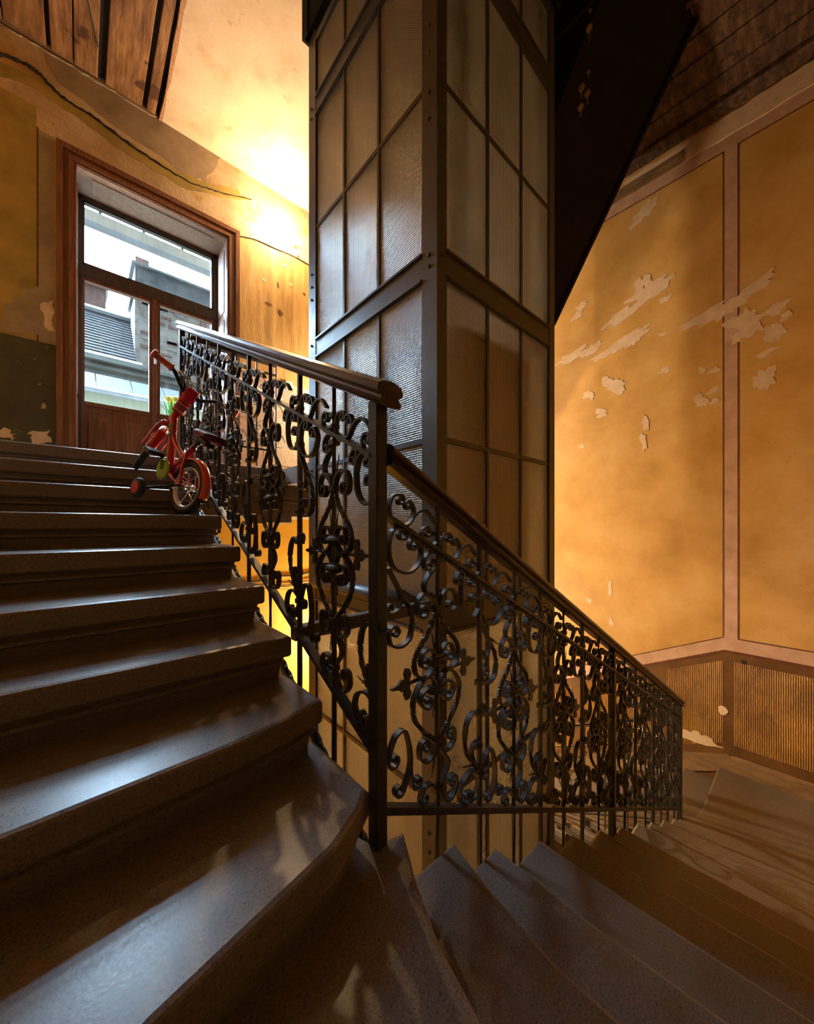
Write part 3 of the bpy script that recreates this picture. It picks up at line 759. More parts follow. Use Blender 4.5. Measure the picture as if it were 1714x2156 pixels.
for z in (2.56, 2.42, 2.20, 2.08, 1.41, -.45):
    put('bolt', boltr, posts[0], (1.40, EY0, z), (PI, 0, 0))
BEAMS = (3.25, 1.38, -.49, -2.38, -4.25)
BARS = (2.33, .46, -1.43, -3.32)
def face(axis):
    """axis 'x': plane X=const running along Y; 'y': plane Y=const running along X"""
    for side in (0, 1):
        if axis == 'x':
            c = EX0 if side == 0 else EX1; sg = 1 if side == 0 else -1
            lo, hi = 1.401, 2.578
            F = lambda s, d, z: (c + sg * d, s, z)
        else:
            c = EY0 if side == 0 else EY1; sg = 1 if side == 0 else -1
            lo, hi = 1.440, 2.555
            F = lambda s, d, z: (s, c + sg * d, z)
        def bx(s0, s1, d0, d1, z0, z1, r=.003):
            b = MB(); p, q = F(s0, d0, z0), F(s1, d1, z1)
            b.box(tuple(min(i, j) for i, j in zip(p, q)), tuple(max(i, j) for i, j in zip(p, q))); return b
        w = (hi - lo) / 3
        for z in BEAMS:
            b = bx(lo, hi, .004, .05, z - .065, z + .065)
            for zz in (z - .075, z + .062): 
                q = bx(lo, hi, -.010, .05, zz, zz + .014); o_ = len(b.v); b.v += q.v; b.f += [tuple(i + o_ for i in f) for f in q.f]; b.m += q.m
            cbuild(b, 'beam')
        cbuild(bx(lo, hi, .0, .05, TOPZ - .04, TOPZ + .02), 'beam')
        cbuild(bx(lo - .12, hi + .12, -.03, .06, TOPZ + .06, ZC), 'header', NEARBLACK)
        for k in range(1, 3):
            cbuild(bx(lo + w * k - .011, lo + w * k + .011, .006, .034, -5.9, TOPZ), 'mullion')
        for z in BARS:
            cbuild(bx(lo, hi, .008, .032, z - .014, z + .014), 'glazing_bar')
        zs = sorted([z for z in BEAMS] + [z for z in BARS] + [TOPZ + .03, -5.9])
        for i in range(len(zs) - 1):
            for k in range(3):
                g = bx(lo + w * k, lo + w * (k + 1), .016, .022, zs[i], zs[i + 1])
                fi = {('x', 0): 5, ('x', 1): 3, ('y', 0): 2, ('y', 1): 4}[(axis, side)]
                g.m = [0 if j == fi else 1 for j in range(6)]
                cbuild(g, 'pane', [RIBGLASS, GLASSBODY])
face('x'); face('y')
# bracing bar from the cage across to the upper flight
b = MB().bevbox((XE + .012, EY0 - .012, -.425), (EX0, EY0 + .035, -.372), .006, axis=0); cbuild(b, 'bracing_bar')
# rounded sill on the left face
b = MB().tube([(EX0 + .01, 1.40, -.43), (EX0 + .01, 2.58, -.43)], .05, seg=12); cbuild(b, 'sill', STEEL, None, True)
# car, guide rails and ropes inside
car = thing('elevator_car', 'dark elevator car seen as a shadow behind the ribbed glass', 'elevator car', (2.0, 2.0, -.62))
b = MB().bevbox((-.32, -.62, 0), (.38, .5, 1.72), .03); b.build('car_body', NEARBLACK, car)
b = MB().bevbox((-.34, -.64, 1.72), (.40, .54, 1.78), .01); b.build('car_roof', NEARBLACK, car)
b = MB().bevbox((-.05, -.05, 1.78), (.05, .05, 2.0), .01); b.build('rope_hitch', STEEL, car)
for (x, y, lb) in ((1.62, 1.44, 'left'), (2.43, 1.44, 'right')):
    g = thing('guide_rail', 'dark steel guide rail at the ' + lb + ' behind the right glass face of the shaft', 'rail', (x, y, ZB), group='elevator guide rails')
    MB().prism([(-.03, 0), (.03, 0), (.03, .012), (.006, .012), (.006, .05), (-.006, .05), (-.006, .012), (-.03, .012)], lambda p, q, t: (p, q, t), 0, ZC - ZB).build('rail_section', NEARBLACK, g)
for i, x in enumerate((2.02, 2.05, 2.08)):
    t = thing('elevator_rope', 'thin steel rope hanging above the elevator car, ' + ('left', 'middle', 'right')[i] + ' of three', 'rope', (x, 1.62, 1.2), group='elevator ropes')
    MB().tube([(0, 0, 0), (0, 0, 3.1)], .006, seg=6).build('strand', BLACK, t)

# ================================================================== UPPER ATTIC STAIR (dark, boarded in)
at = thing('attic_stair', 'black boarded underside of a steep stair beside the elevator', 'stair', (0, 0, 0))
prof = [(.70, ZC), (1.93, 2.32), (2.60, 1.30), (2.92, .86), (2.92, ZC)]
MB().prism(prof, lambda p, q, t: (t, p, q), 2.80, 3.93).build('boarded_side', NEARBLACK, at)
b = MB().prism([(.66, ZC), (1.93, 2.27), (2.92, .80), (2.92, .92), (1.95, 2.40), (.74, ZC)], lambda p, q, t: (t, p, q), 3.93, 3.97); b.build('stringer', NEARBLACK, at)
# flecks of bare yellow on the boards
for (u, v, w, h) in ((1241, 60, 4, 9), (1225, 185, 4, 8), (1237, 197, 4, 8), (1223, 226, 4, 7), (1239, 152, 2, 4), (1243, 22, 2, 3)):
    d = ray(u, v); t = 2.80 / d[0]; c = Vector(d) * t; s = t / 770
    b = MB().prism([(c.y - w * s * math.cos(2 * PI * k / 8) * 1.6, c.z + h * s * math.sin(2 * PI * k / 8)) for k in range(8)] , lambda p, q, t_: (2.80 - t_, p, q), 0, .003)
    b.prism([(c.y - .003, c.z - h * s * .8), (c.y + .003, c.z - h * s * .8), (c.y + .001, c.z - h * s * 3), (c.y - .001, c.z - h * s * 3)], lambda p, q, t_: (2.80 - t_, p, q), 0, .002)
    b.build('paint_fleck', YELLOW, at)

# ================================================================== WROUGHT IRON
def rib(path, w=.019, th=.0068): return MB().ribbon(path, w, th)
def im(b, name, smooth=False): return b.mesh(name, IRON, smooth)
def collar(t, hw=.017, h=.016): return MB().bevbox((-hw, -.014, t - h / 2), (hw, .014, t + h / 2), .003)
def spear(p0, p1, r=.006):
    n = 13; P = [(p0[0] + (p1[0] - p0[0]) * k / n, 0, p0[1] + (p1[1] - p0[1]) * k / n) for k in range(n + 1)]
    R = [max(.0012, r * (1 - .8 * k / n) * (1 if k % 3 else .55)) for k in range(n + 1)]
    return MB().tube(P, R, seg=6)
def twisted(pts, r=.0088, tw=150.0):
    P = [(s, 0, t) for s, t in catmull(pts, 7)]
    return MB().tube(P, r, seg=4, twist=tw, square=True)
def trefoil(sg):
    o = [(0, -.004), (.004, -.010), (-.004, -.028), (.004, -.044), (.018, -.046), (.024, -.032), (.020, -.014), (.034, -.018), (.046, -.008), (.072, -.003),
         (.072, .003), (.046, .008), (.034, .018), (.020, .014), (.024, .032), (.018, .046), (.004, .044), (-.004, .028), (.004, .010), (0, .004)]
    if sg < 0: o = [(-x, z) for x, z in o][::-1]
    return MB().prism([(sg * .118 + x, .422 + z) for x, z in o], lambda p, q, t: (p, t, q), -.004, .004)
# --- the medallion, a list of (part name, mesh) about its own axis; t = 0 on the bottom rail
MED = []
def both(name, path, **k):
    MED.append((name, im(rib(path, **k), name))); MED.append((name, im(rib(mir(path), **k), name)))
both('scroll', sc([(.008, .612), (.010, .645), (.030, .675), (.062, .680), (.086, .660), (.090, .632)], end=(.026, 1.1, -1)))
both('scroll', sc([(.102, .470), (.094, .440), (.072, .424), (.048, .422), (.024, .440), (.008, .466)]))
for sg in (1, -1):
    MED.append(('twisted_side', im(twisted([(sg * .008, .615), (sg * .028, .572), (sg * .066, .530), (sg * .094, .497), (sg * .102, .468)]), 'twisted_side')))
    MED.append(('twisted_side', im(twisted([(sg * .106, .345), (sg * .098, .305), (sg * .060, .255), (sg * .022, .222), (sg * .008, .205)]), 'twisted_side')))
    MED.append(('spear', im(spear((sg * .010, .49), (sg * .026, .555)), 'spear')))
    MED.append(('spear', im(spear((sg * .010, .345), (sg * .022, .285)), 'spear')))
    MED.append(('trefoil_leaf', im(trefoil(sg), 'trefoil_leaf')))
both('scroll', sc([(.009, .462), (.018, .490), (.042, .506), (.066, .497), (.074, .474)], end=(.020, 1.1, -1)))
both('scroll', sc([(.009, .385), (.022, .408), (.048, .420), (.080, .402), (.102, .370), (.106, .342)]))
both('scroll', sc([(.010, .382), (.045, .384), (.070, .372), (.076, .350), (.062, .330)], end=(.021, 1.0, -1)))
both('scroll', sc([(.010, .212), (.022, .172), (.050, .160), (.076, .178), (.080, .205)], end=(.024, 1.15, 1)))
MED.append(('scroll', im(rib(sc([(-.006, .800), (-.030, .806), (-.056, .790), (-.060, .768)], end=(.018, 1.0, 1))), 'scroll')))
MED.append(('scroll', im(rib(sc([(-.008, .758), (-.040, .735), (-.060, .705), (-.050, .678), (-.022, .655), (-.008, .632)])), 'scroll')))
MED.append(('scroll', im(rib(sc([(.008, .190), (.022, .160), (.046, .132), (.048, .108), (.024, .080), (.008, .062)])), 'scroll')))
MED.append(('scroll', im(rib(sc([(.008, .050), (.030, .004), (.062, -.006), (.088, .018), (.090, .046)], end=(.022, 1.1, 1))), 'scroll')))
MED.append(('scroll', im(rib(sc([(-.008, .058), (-.028, .082), (-.058, .086), (-.074, .064)], end=(.018, 1.0, 1))), 'scroll')))
MED.append(('spear', im(spear((.010, .655), (.030, .735)), 'spear')))
MED.append(('spear', im(spear((-.010, .17), (-.026, .10)), 'spear')))
MED.append(('cross_bar', im(MB().tube([(-.125, 0, .422), (.125, 0, .422)], .0055, seg=6), 'cross_bar')))
for t in (.462, .372):
    MED.append(('bead_cap', im(MB().lathe([(.018, -.016), (.036, -.010), (.046, 0), (.040, .008), (.026, .012), (.022, .018)], (0, 0, t), seg=14, sy=.5), 'bead_cap')))
for t in (.775, .628, .207, .055): MED.append(('collar', im(collar(t), 'collar')))
# --- scrolls of a plain baluster
BAL = []
def bal(path, **k): BAL.append(('scroll', im(rib(path, **k), 'scroll')))
bal(sc([(.052, .768), (.022, .756), (.010, .705), (.028, .655), (.075, .634), (.118, .650), (.138, .690), (.124, .722)], end=(.021, 1.1, 1), start=(.022, 1.15, -1)))
bal(sc([(-.092, .842), (-.102, .785), (-.097, .725), (-.072, .690), (-.034, .680), (-.008, .704)], end=(.020, .25, 1)))
bal(sc([(-.090, .838), (-.112, .846), (-.128, .826)], end=(.016, 1.0, 1)))
bal(sc([(-.102, .780), (-.088, .816), (-.060, .830), (-.036, .816)], end=(.018, 1.1, -1)))
bal(sc([(-.008, .700), (-.006, .735), (-.024, .757)], end=(.019, 1.0, 1)))
bal(sc([(.008, .655), (.036, .610), (.060, .572)]))
BAL.append(('twisted_side', im(twisted([(.058, .575), (.090, .530), (.102, .482)]), 'twisted_side')))
bal(sc([(.102, .484), (.090, .442), (.056, .424), (.020, .434), (.010, .462)], end=(.022, 1.1, -1)))
bal(sc([(.036, .610), (.054, .572), (.046, .534), (.022, .524)], end=(.017, 1.0, -1)))
BAL.append(('leaf', im(spear((.062, .585), (.128, .545), .007), 'leaf')))
bal(sc([(-.006, .330), (-.040, .346), (-.072, .320), (-.084, .275)], start=(.022, 1.05, 1)))
BAL.append(('twisted_side', im(twisted([(-.084, .278), (-.076, .225), (-.050, .182)]), 'twisted_side')))
bal(sc([(-.050, .184), (-.024, .152), (-.006, .120)]))
bal(sc([(-.026, .155), (-.046, .205), (-.034, .232), (-.012, .234)], end=(.018, 1.0, -1)))
BAL.append(('leaf', im(spear((-.030, .160), (-.100, .178), .008), 'leaf')))
bal(sc([(.090, .120), (.070, .176), (.034, .170), (.008, .118)], end=(.024, 1.1, 1)))
bal(sc([(.090, .122), (.092, .062), (.066, .006)], end=(.020, 1.0, -1)))
bal(sc([(.092, .062), (.100, -.004), (.120, -.012)], end=(.016, 1.0, 1)))
bal(sc([(-.006, .128), (-.052, .146), (-.096, .128), (-.112, .088), (-.098, .060)], end=(.022, 1.1, 1)))
bal(sc([(-.006, .100), (-.020, .055), (-.044, .044)], end=(.020, 1.05, -1)))
for t in (.690, .440, .330, .112): BAL.append(('collar', im(collar(t, .015), 'collar')))
# --- the frieze between flat bar and handrail
FRI = []
FRI.append(('scroll', im(rib(sc([(-.006, .835), (-.030, .815), (-.058, .826), (-.070, .856)], end=(.022, 1.1, -1)), w=.016), 'scroll')))
FRI.append(('scroll', im(rib(sc([(.050, .862), (.024, .856), (.012, .818), (.028, .782), (.062, .770), (.094, .784), (.108, .815), (.098, .838)], end=(.016, 1.05, 1), start=(.016, 1.1, -1)), w=.016), 'scroll')))
FRI.append(('scroll', im(rib(sc([(.094, .784), (.120, .812), (.160, .818), (.200, .780)]), w=.016), 'scroll')))
FRI.append(('collar', im(collar(.862, .013, .014), 'collar'))); FRI.append(('collar', im(collar(.825, .013, .012), 'collar')))

def side(items, sg):
    out = []
    for nm, me in items:
        xm = sum(v.co.x for v in me.vertices) / len(me.vertices)
        if nm == 'collar' or xm * sg > 0: out.append((nm, me))
    return out
def hang(parent, items, loc):
    for nm, me in items: put(nm, me, parent, loc)
def railing(root, L, slope, z0, stops, hr, foot, bot_ext):
    """root at the newel axis, local +x downhill. stops: baluster/medallion list (x, kind, mate_x)"""
    mid = lambda s: .812 - slope * s + z0
    bot = lambda s: 0.0 - slope * s + z0
    # flat bar under the frieze and the bottom bar
    b = MB()
    s0, s1 = min(0, L), max(0, L)
    b.prism([(s0, mid(s0)), (s1, mid(s1)), (s1, mid(s1) - .012), (s0, mid(s0) - .012)], lambda p, q, t: (p, t, q), -.019, .019); b.build('flat_bar', IRON, root)
    b = MB()
    b.prism([(s0, bot(s0)), (s1, bot(s1)), (s1, bot(s1) - .016), (s0, bot(s0) - .016)], lambda p, q, t: (p, t, q), -.015, .015)
    b.prism([(s0, bot(s0) - .016), (s1, bot(s1) - .016), (s1, bot(s1) - .028), (s0, bot(s0) - .028)], lambda p, q, t: (p, t, q), -.006, .006); b.build('bottom_rail', IRON, root)
    for (s, kind) in stops:
        z = bot(s)
        if kind == 'med':
            me = MB().tube([(0, 0, t) for t in [-.24 + .02 * k for k in range(53)]], .0085, seg=4, square=True, twist=70).mesh('medallion', IRON)
            m = put('medallion', MB().tube([(0, 0, foot(s) - z)] + [(0, 0, .02 * k) for k in range(0, 41)] + [(0, 0, hr(s) - z)], .0085, seg=4, square=True, twist=80).mesh('medallion', IRON), root, (s, 0, z))
            hang(m, MED, (0, 0, 0)); hang(m, FRI, (0, 0, 0))
        elif kind == 'bar':
            m = MB().bevbox((-.008, -.008, foot(s) - z), (.008, .008, hr(s) - z), .002).build('baluster', IRON, root, loc=(s, 0, z))
            hang(m, BAL, (0, 0, 0)); hang(m, FRI, (0, 0, 0))
        elif kind == 'post':
            m = MB().bevbox((-.017, -.017, foot(s) - z), (.017, .017, hr(s) - z), .004).build('post', IRON, root, loc=(s, 0, z))
            hang(m, BAL, (0, 0, 0)); hang(m, FRI, (0, 0, 0))
        elif kind in ('newel', 'end'):
            m = MB().bevbox((-.021, -.019, foot(s) - z), (.021, .019, hr(s) - z), .004).build('newel_post', IRON, root, loc=(s, 0, z))
            if kind == 'end' and bot_ext: hang(m, side(BAL, -1), (0, 0, 0))
            if kind == 'end' and not bot_ext: hang(m, side(BAL, 1), (0, 0, 0)); hang(m, side(FRI, 1), (0, 0, 0))
            if kind == 'newel':
                hang(m, side(BAL, -1), (0, 0, 0)); hang(m, side(FRI, -1), (0, 0, 0))

HP = [(-.018, -.034), (.018, -.034), (.034, -.030), (.038, -.022), (.031, -.014), (.030, -.006), (.042, .004), (.044, .014), (.038, .026), (.022, .034), (0, .037),
      (-.022, .034), (-.038, .026), (-.044, .014), (-.042, .004), (-.030, -.006), (-.031, -.014), (-.038, -.022), (-.034, -.030)]
def handrail(root, s0, s1, zf, ext=0.0, scale=1.0):
    n = 24; rings = []
    for k in range(n + 1):
        s = s0 + (s1 - s0) * k / n
        rings.append([(s, p * scale, zf(s) + q * scale) for p, q in HP])
    return MB().loft(rings).build('handrail', RAILWOOD, root, False)

NX, NY = .625, .80
# lower flight
lo_rail = thing('stair_railing', 'black scrolled iron railing with wooden handrail descending right from the newel post', 'railing', (NX, NY, 0))
S = .513
st = [(.847 - NX, 'med'), (1.066 - NX, 'bar'), (1.289 - NX, 'med'), (1.502 - NX, 'bar'), (1.72 - NX, 'med'), (1.93 - NX, 'bar'), (2.145 - NX, 'med'), (2.35 - NX, 'post'), (2.56 - NX, 'med'),
      (2.766 - NX, 'bar'), (2.98 - NX, 'med'), (3.18 - NX, 'bar'), (3.375 - NX, 'med'), (3.57 - NX, 'bar'), (3.765 - NX, 'med'), (3.96 - NX, 'end')]
z0 = -.770
hrl = lambda s: .205 - .527 * s
def foot_lo(s):
    x = s + NX; k = 0
    for i, d in enumerate(DX):
        if x > d: k = i + 1
    return (-5.6 - k) * H - .03
railing(lo_rail, 3.96 - NX, S, z0, st, lambda s: hrl(s) - .028, foot_lo, True)
hang(lo_rail, [q for q in side(BAL, 1) + side(FRI, 1) if q[0] != 'collar'], (.012, 0, z0))
handrail(lo_rail, .012, 3.99 - NX, hrl, scale=.86)
# upper flight, local +x runs downhill (towards -Y)
up_rail = thing('stair_railing', 'black scrolled iron railing with broad wooden handrail climbing left from the newel post', 'railing', (NX - .015, NY, 0), (0, 0, -PI / 2))
SU = .486; z0u = -.617
hru = lambda s: .372 - .478 * s
su = [(0, 'newel'), (-(1.03 - NY), 'med'), (-(1.275 - NY), 'bar'), (-(1.555 - NY), 'med'), (-(1.82 - NY), 'bar'), (-(2.07 - NY), 'med'), (-(2.325 - NY), 'bar'), (-(2.58 - NY), 'med'), (-(2.84 - NY), 'bar'), (-(3.10 - NY), 'med'), (-(3.36 - NY), 'end')]
def foot_up(s):
    y = NY - s
    if abs(s) < .01: return -5.6 * H
    k = sum(1 for q in SY if y > q)
    return (k - 5.6) * H - .10 if y < 3.3 else ZLAND
railing(up_rail, -(3.36 - NY), SU, z0u, su, lambda s: hru(s) - .030, foot_up, False)
handrail(up_rail, -(3.38 - NY), .055, hru, scale=1.0)
# the newel of the upper railing also carries the scrolls of the lower one
# rope-edged stringers under the balusters
def rope(path, r=.010, n_per=60):
    P = []; b = MB()
    L_ = [Vector(p) for p in path]
    for i in range(len(L_) - 1):
        a, c = L_[i], L_[i + 1]; n = max(2, int((c - a).length * n_per))
        for k in range(n): P.append(a + (c - a) * k / n)
    P.append(L_[-1])
    b.tube(P, r, seg=4, square=True, twist=120); return b
ys = list(SY) + [YL]; zs = [(k - 4.6) * H for k in range(9)]
line = [(.70, zs[0] - .07)] + [(y, z) for y, z in zip(ys, zs)]
o1, o2 = -.20, -.29
pb = [(y, z + o1) for y, z in line] + [(y, z + o2) for y, z in reversed(line)]
strg = thing('stair_stringer', 'dark iron stringer with twisted rope edge under the upper flight', 'stringer', (0, 0, 0), group='stair stringers')
MB().prism(pb, lambda p, q, t: (XE + t, p, q), -.004, .012).build('plate', IRON, strg)
rope([(XE + .018, y, z + o1) for y, z in line]).build('rope_bead', IRON, strg)
xs = list(DX) + [3.96]; zl = [(-5.6 - k) * H for k in range(12)]
ln2 = [(x, z) for x, z in zip(xs, zl)]
strg = thing('stair_stringer', 'dark iron stringer with twisted rope edge under the lower flight', 'stringer', (0, 0, 0), group='stair stringers')
MB().prism([(x, z - .17) for x, z in ln2] + [(x, z - .27) for x, z in reversed(ln2)], lambda p, q, t: (p, YE + t, q), -.004, .012).build('plate', IRON, strg)
rope([(x, YE + .018, z - .17) for x, z in ln2]).build('rope_bead', IRON, strg)

# --- lighter scroll railing of the window landing and of the flight below the lower landing
THIN = []
THIN.append(('scroll', im(rib(sc([(.0, .10), (.05, .09), (.085, .14), (.07, .19)], end=(.026, 1.3, 1), start=(.03, 1.2, -1)), .010, .004), 'scroll')))
THIN.append(('scroll', im(rib(sc([(.0, .70), (.05, .71), (.085, .66), (.07, .61)], end=(.026, 1.3, -1), start=(.03, 1.2, 1)), .010, .004), 'scroll')))
THIN.append(('scroll', im(rib(sc([(.0, .28), (.06, .33), (.075, .40), (.05, .46), (.01, .50)], end=(.028, 1.2, 1), start=(.03, 1.2, 1)), .010, .004), 'scroll')))
THIN.append(('scroll', im(rib(sc([(-.005, .30), (-.05, .36), (-.06, .42), (-.03, .47)], end=(.022, 1.2, -1), start=(.022, 1.2, -1)), .010, .004), 'scroll')))
def thin_rail(root, L, slope, n, htop=.92):
    b = MB().prism([(0, .06), (L, .06 - slope * L), (L, .045 - slope * L), (0, .045)], lambda p, q, t: (p, t, q), -.010, .010); b.build('bottom_rail', IRON, root)
    b = MB().prism([(0, .76), (L, .76 - slope * L), (L, .748 - slope * L), (0, .748)], lambda p, q, t: (p, t, q), -.012, .012); b.build('flat_bar', IRON, root)
    rings = [[(s, p * .75, htop - slope * s + q * .75) for p, q in HP] for s in (0, L)]
    MB().loft(rings).build('handrail', RAILWOOD, root)
    for k in range(n + 1):
        s = L * k / n; z = -slope * s
        m = MB().bevbox((-.006, -.006, -.1), (.006, .006, htop - .02), .0015).build('baluster', IRON, root, loc=(s, 0, z))
        hang(m, THIN, (0, 0, 0))
t = thing('landing_railing', 'thin scrolled iron railing along the window landing edge beside the elevator', 'railing', (.66, YL + .06, ZLAND + .12))
thin_rail(t, .70, 0.0, 4, .86)
t = thing('landing_railing', 'thin scrolled railing of the flight below, seen through the lower railing', 'railing', (3.92, 1.00, ZLOW - .16), (0, 0, PI / 2))
thin_rail(t, 2.2, .5, 11, .98)

# ================================================================== CHILD'S BICYCLE
bike = thing('bicycle', "child's red bicycle with training wheels parked on the upper stairs", 'bicycle')
HEAD, PITCH, LEAN = math.radians(107), math.radians(31), math.radians(9)
bike.matrix_world = Matrix.Translation((.455, 2.345, .062 + .156)) @ Matrix.Rotation(HEAD, 4, 'Z') @ Matrix.Rotation(-PITCH, 4, 'Y') @ Matrix.Rotation(LEAN, 4, 'X')
WR = .152
def wheel(name, c, parent, steer=None):
    w = put(name, MB().torus(WR - .019, .020, axis='y', n=48, m=12).mesh('tyre', BLACK, True), parent, c)
    tr = MB()
    for k in range(64):                       # tread blocks
        a = 2 * PI * k / 64
        for yy in (-.009, .009):
            p = Vector(((WR + .0005) * math.cos(a + yy * 3), yy, (WR + .0005) * math.sin(a + yy * 3)))
            tr.sphere(tuple(p), .0045, n=5, m=4)
    tr.build('tread', BLACK, w)
    MB().torus(WR - .040, .0085, axis='y', n=48, m=8, flatten=1.6).build('rim', SILVER, w, True)
    MB().lathe([(.010, -.034), (.021, -.030), (.021, -.024), (.013, -.018), (.013, .018), (.021, .024), (.021, .030), (.010, .034)], axis='y', seg=16).build('hub', CHROME, w, True)
    for k in range(16):
        a = 2 * PI * k / 16; s = 1 if k % 2 else -1; a2 = a + s * .9 * (1 if (k // 2) % 2 else -1)
        MB().tube([(.019 * math.cos(a2), s * .026, .019 * math.sin(a2)), ((WR - .045) * math.cos(a), 0, (WR - .045) * math.sin(a))], .0013, seg=5).build('spoke', CHROME, w)
    return w
wheel('rear_wheel', (0, 0, 0), bike)
def fender(c, a0, a1, R, parent, m, hw=.026):
    rings = []
    for k in range(19):
        a = math.radians(a0 + (a1 - a0) * k / 18)
        r = []
        for j in range(9):
            t = -1 + j / 4; rr = R + .014 * (1 - t * t); r.append((rr * math.cos(a), hw * t, rr * math.sin(a)))
        for j in range(8, -1, -1):
            t = -1 + j / 4; rr = R - .003 + .014 * (1 - t * t); r.append((rr * math.cos(a), hw * t * .95, rr * math.sin(a)))
        rings.append(r)
    return MB().loft(rings).build('fender', m, parent, True, loc=c)
fender((0, 0, 0), 30, 175, WR + .008, bike, CORAL)
BBp, SEAT, HT0, HT1 = (.215, 0, -.005), (.115, 0, .20), (.445, 0, .205), (.415, 0, .300)
b = MB()
b.tube([HT0, HT1], .021, seg=12)
b.tube(catmull([(.425, 0, .26), (.37, 0, .19), (.29, 0, .08), BBp], 6), .021, seg=12)
b.tube([BBp, SEAT], .017, seg=12)
b.tube(catmull([(.40, 0, .22), (.30, 0, .15), (.16, 0, .115)], 6), .013, seg=10)
for s in (-1, 1):
    b.tube(catmull([(BBp[0], s * .02, 0), (.12, s * .04, 0), (0, s * .046, 0)], 5), .009, seg=8)
    b.tube(catmull([(.135, s * .012, .165), (.06, s * .042, .085), (0, s * .046, 0)], 5), .009, seg=8)
b.lathe([(.024, -.036), (.024, .036)], BBp, seg=14, axis='y')
b.build('frame', RED, bike, True)
# printed teal bands on the down tube
for f in (.25, .38, .5):
    p0 = Vector((.425, 0, .26)); p1 = Vector((.29, 0, .08)); c = p0.lerp(p1, f); d = (p1 - p0).normalized()
    MB().tube([tuple(c - d * .010), tuple(c + d * .010)], .0222, seg=12).build('printed_band', TEAL, bike, True)
# steering assembly, turned to the right
STEER = math.radians(-32)
ax = (Vector(HT1) - Vector(HT0)).normalized()
steer = put('steering', MB().tube([HT0, tuple(Vector(HT1) + ax * .14)], .011, seg=10).mesh('steerer', BLACK, True), bike)
steer.matrix_local = Matrix.Translation(Vector(HT0)) @ Matrix.Rotation(STEER, 4, ax) @ Matrix.Translation(-Vector(HT0))
FA = Vector((.53, 0, 0))
b = MB()
for s in (-1, 1): b.tube(catmull([tuple(Vector(HT0) + Vector((0, s * .03, .0))), tuple(Vector(HT0) + Vector((.02, s * .042, -.06))), (FA.x, s * .046, FA.z)], 6), .011, seg=8)
b.tube([tuple(Vector(HT0) + Vector((0, -.034, 0))), tuple(Vector(HT0) + Vector((0, .034, 0)))], .014, seg=8)
b.build('fork', RED, steer, True)
wheel('front_wheel', FA, steer)
fender(FA, 20, 165, WR + .008, steer, RED)
ST = Vector(HT1) + ax * .125
hb = catmull([(ST.x - .075, -.235, ST.z + .085), (ST.x - .05, -.14, ST.z + .08), (ST.x - .01, -.055, ST.z + .02), (ST.x, 0, ST.z), (ST.x - .01, .055, ST.z + .02), (ST.x - .05, .14, ST.z + .08), (ST.x - .075, .235, ST.z + .085)], 6)
MB().tube(hb, .0105, seg=10).build('handlebar', BLACK, steer, True)
for s in (-1, 1):
    e = Vector((ST.x - .075, s * .240, ST.z + .085)); i_ = Vector((ST.x - .052, s * .140, ST.z + .081)); d = (e - i_).normalized()
    b = MB().tube([tuple(i_ + d * x_) for x_ in (0, .006, .012, .03, .05, .07, .092, .094, .108, .112)], [.019, .024, .017, .0175, .0165, .0175, .0165, .026, .026, .020], seg=14)
    b.build('grip', PINKRUB, steer, True)
b = MB().bevbox((ST.x - .028, -.036, ST.z - .045), (ST.x + .028, .036, ST.z + .050), .014)
b.build('stem_pad', MAGENTA, steer, True)
b = MB().bevbox((HT1[0] - .030, -.034, HT1[2] + .0), (HT1[0] + .026, .034, HT1[2] + .075), .012); b.build('pad', MAGENTA, steer, True)
for k in range(3):
    MB().bevbox((HT1[0] - .032, -.036, HT1[2] + .012 + k * .022), (HT1[0] + .028, .036, HT1[2] + .019 + k * .022), .012).build('printed_band', TEAL if k % 2 else WHITEP, steer)
MB().sphere((ST.x - .03, .10, ST.z + .085), .016, n=10, m=8, s=(1, 1, .7)).build('bell', CHROME, steer, True)
# saddle
MB().tube([SEAT, (.085, 0, .27)], .0115, seg=10).build('seat_post', BLACK, bike, True)
rings = []
for k in range(11):
    t = k / 10; x = -.045 + .21 * t; w = .068 * (1 - t) ** .7 + .017; zt = .305 + .020 * (1 - t) - .02 * t * t
    rings.append([(x, w * math.cos(a), zt + (.017 if math.sin(a) > 0 else .026) * math.sin(a)) for a in [2 * PI * j / 14 for j in range(14)]])
sd = MB().loft(rings).build('saddle', PURPLE, bike, True)
MB().sphere((.005, .0, .322), .030, n=12, m=6, s=(1, 1.2, .35)).build('saddle_badge', CORAL, sd, True)
MB().bevbox((-.01, -.03, .262), (.08, .03, .284), .006).build('saddle_clamp', BLACK, bike)
# cranks, pedals and chain guard
b = MB().lathe([(.052, .0), (.060, .004), (.060, .010), (.052, .014)], (BBp[0], .036, BBp[2]), seg=20, axis='y'); b.build('chain_guard', LIME, bike, True)
ca = math.radians(60)
for s in (1, -1):
    e = Vector((BBp[0] + s * .085 * math.cos(ca), s * .060, BBp[2] + s * .085 * math.sin(ca)))
    MB().tube([(BBp[0], s * .052, BBp[2]), tuple(e)], .010, seg=8).build('crank', LIME, bike, True)
    b = MB().bevbox((e.x - .032, min(e.y, e.y + s * .085), e.z - .012), (e.x + .032, max(e.y, e.y + s * .085), e.z + .012), .007, axis=1)
    b.build('pedal', BLACK, bike)
    MB().tube([tuple(e), tuple(e + Vector((0, s * .02, 0)))], .018, seg=10).build('pedal_cap', LIME, bike, True)
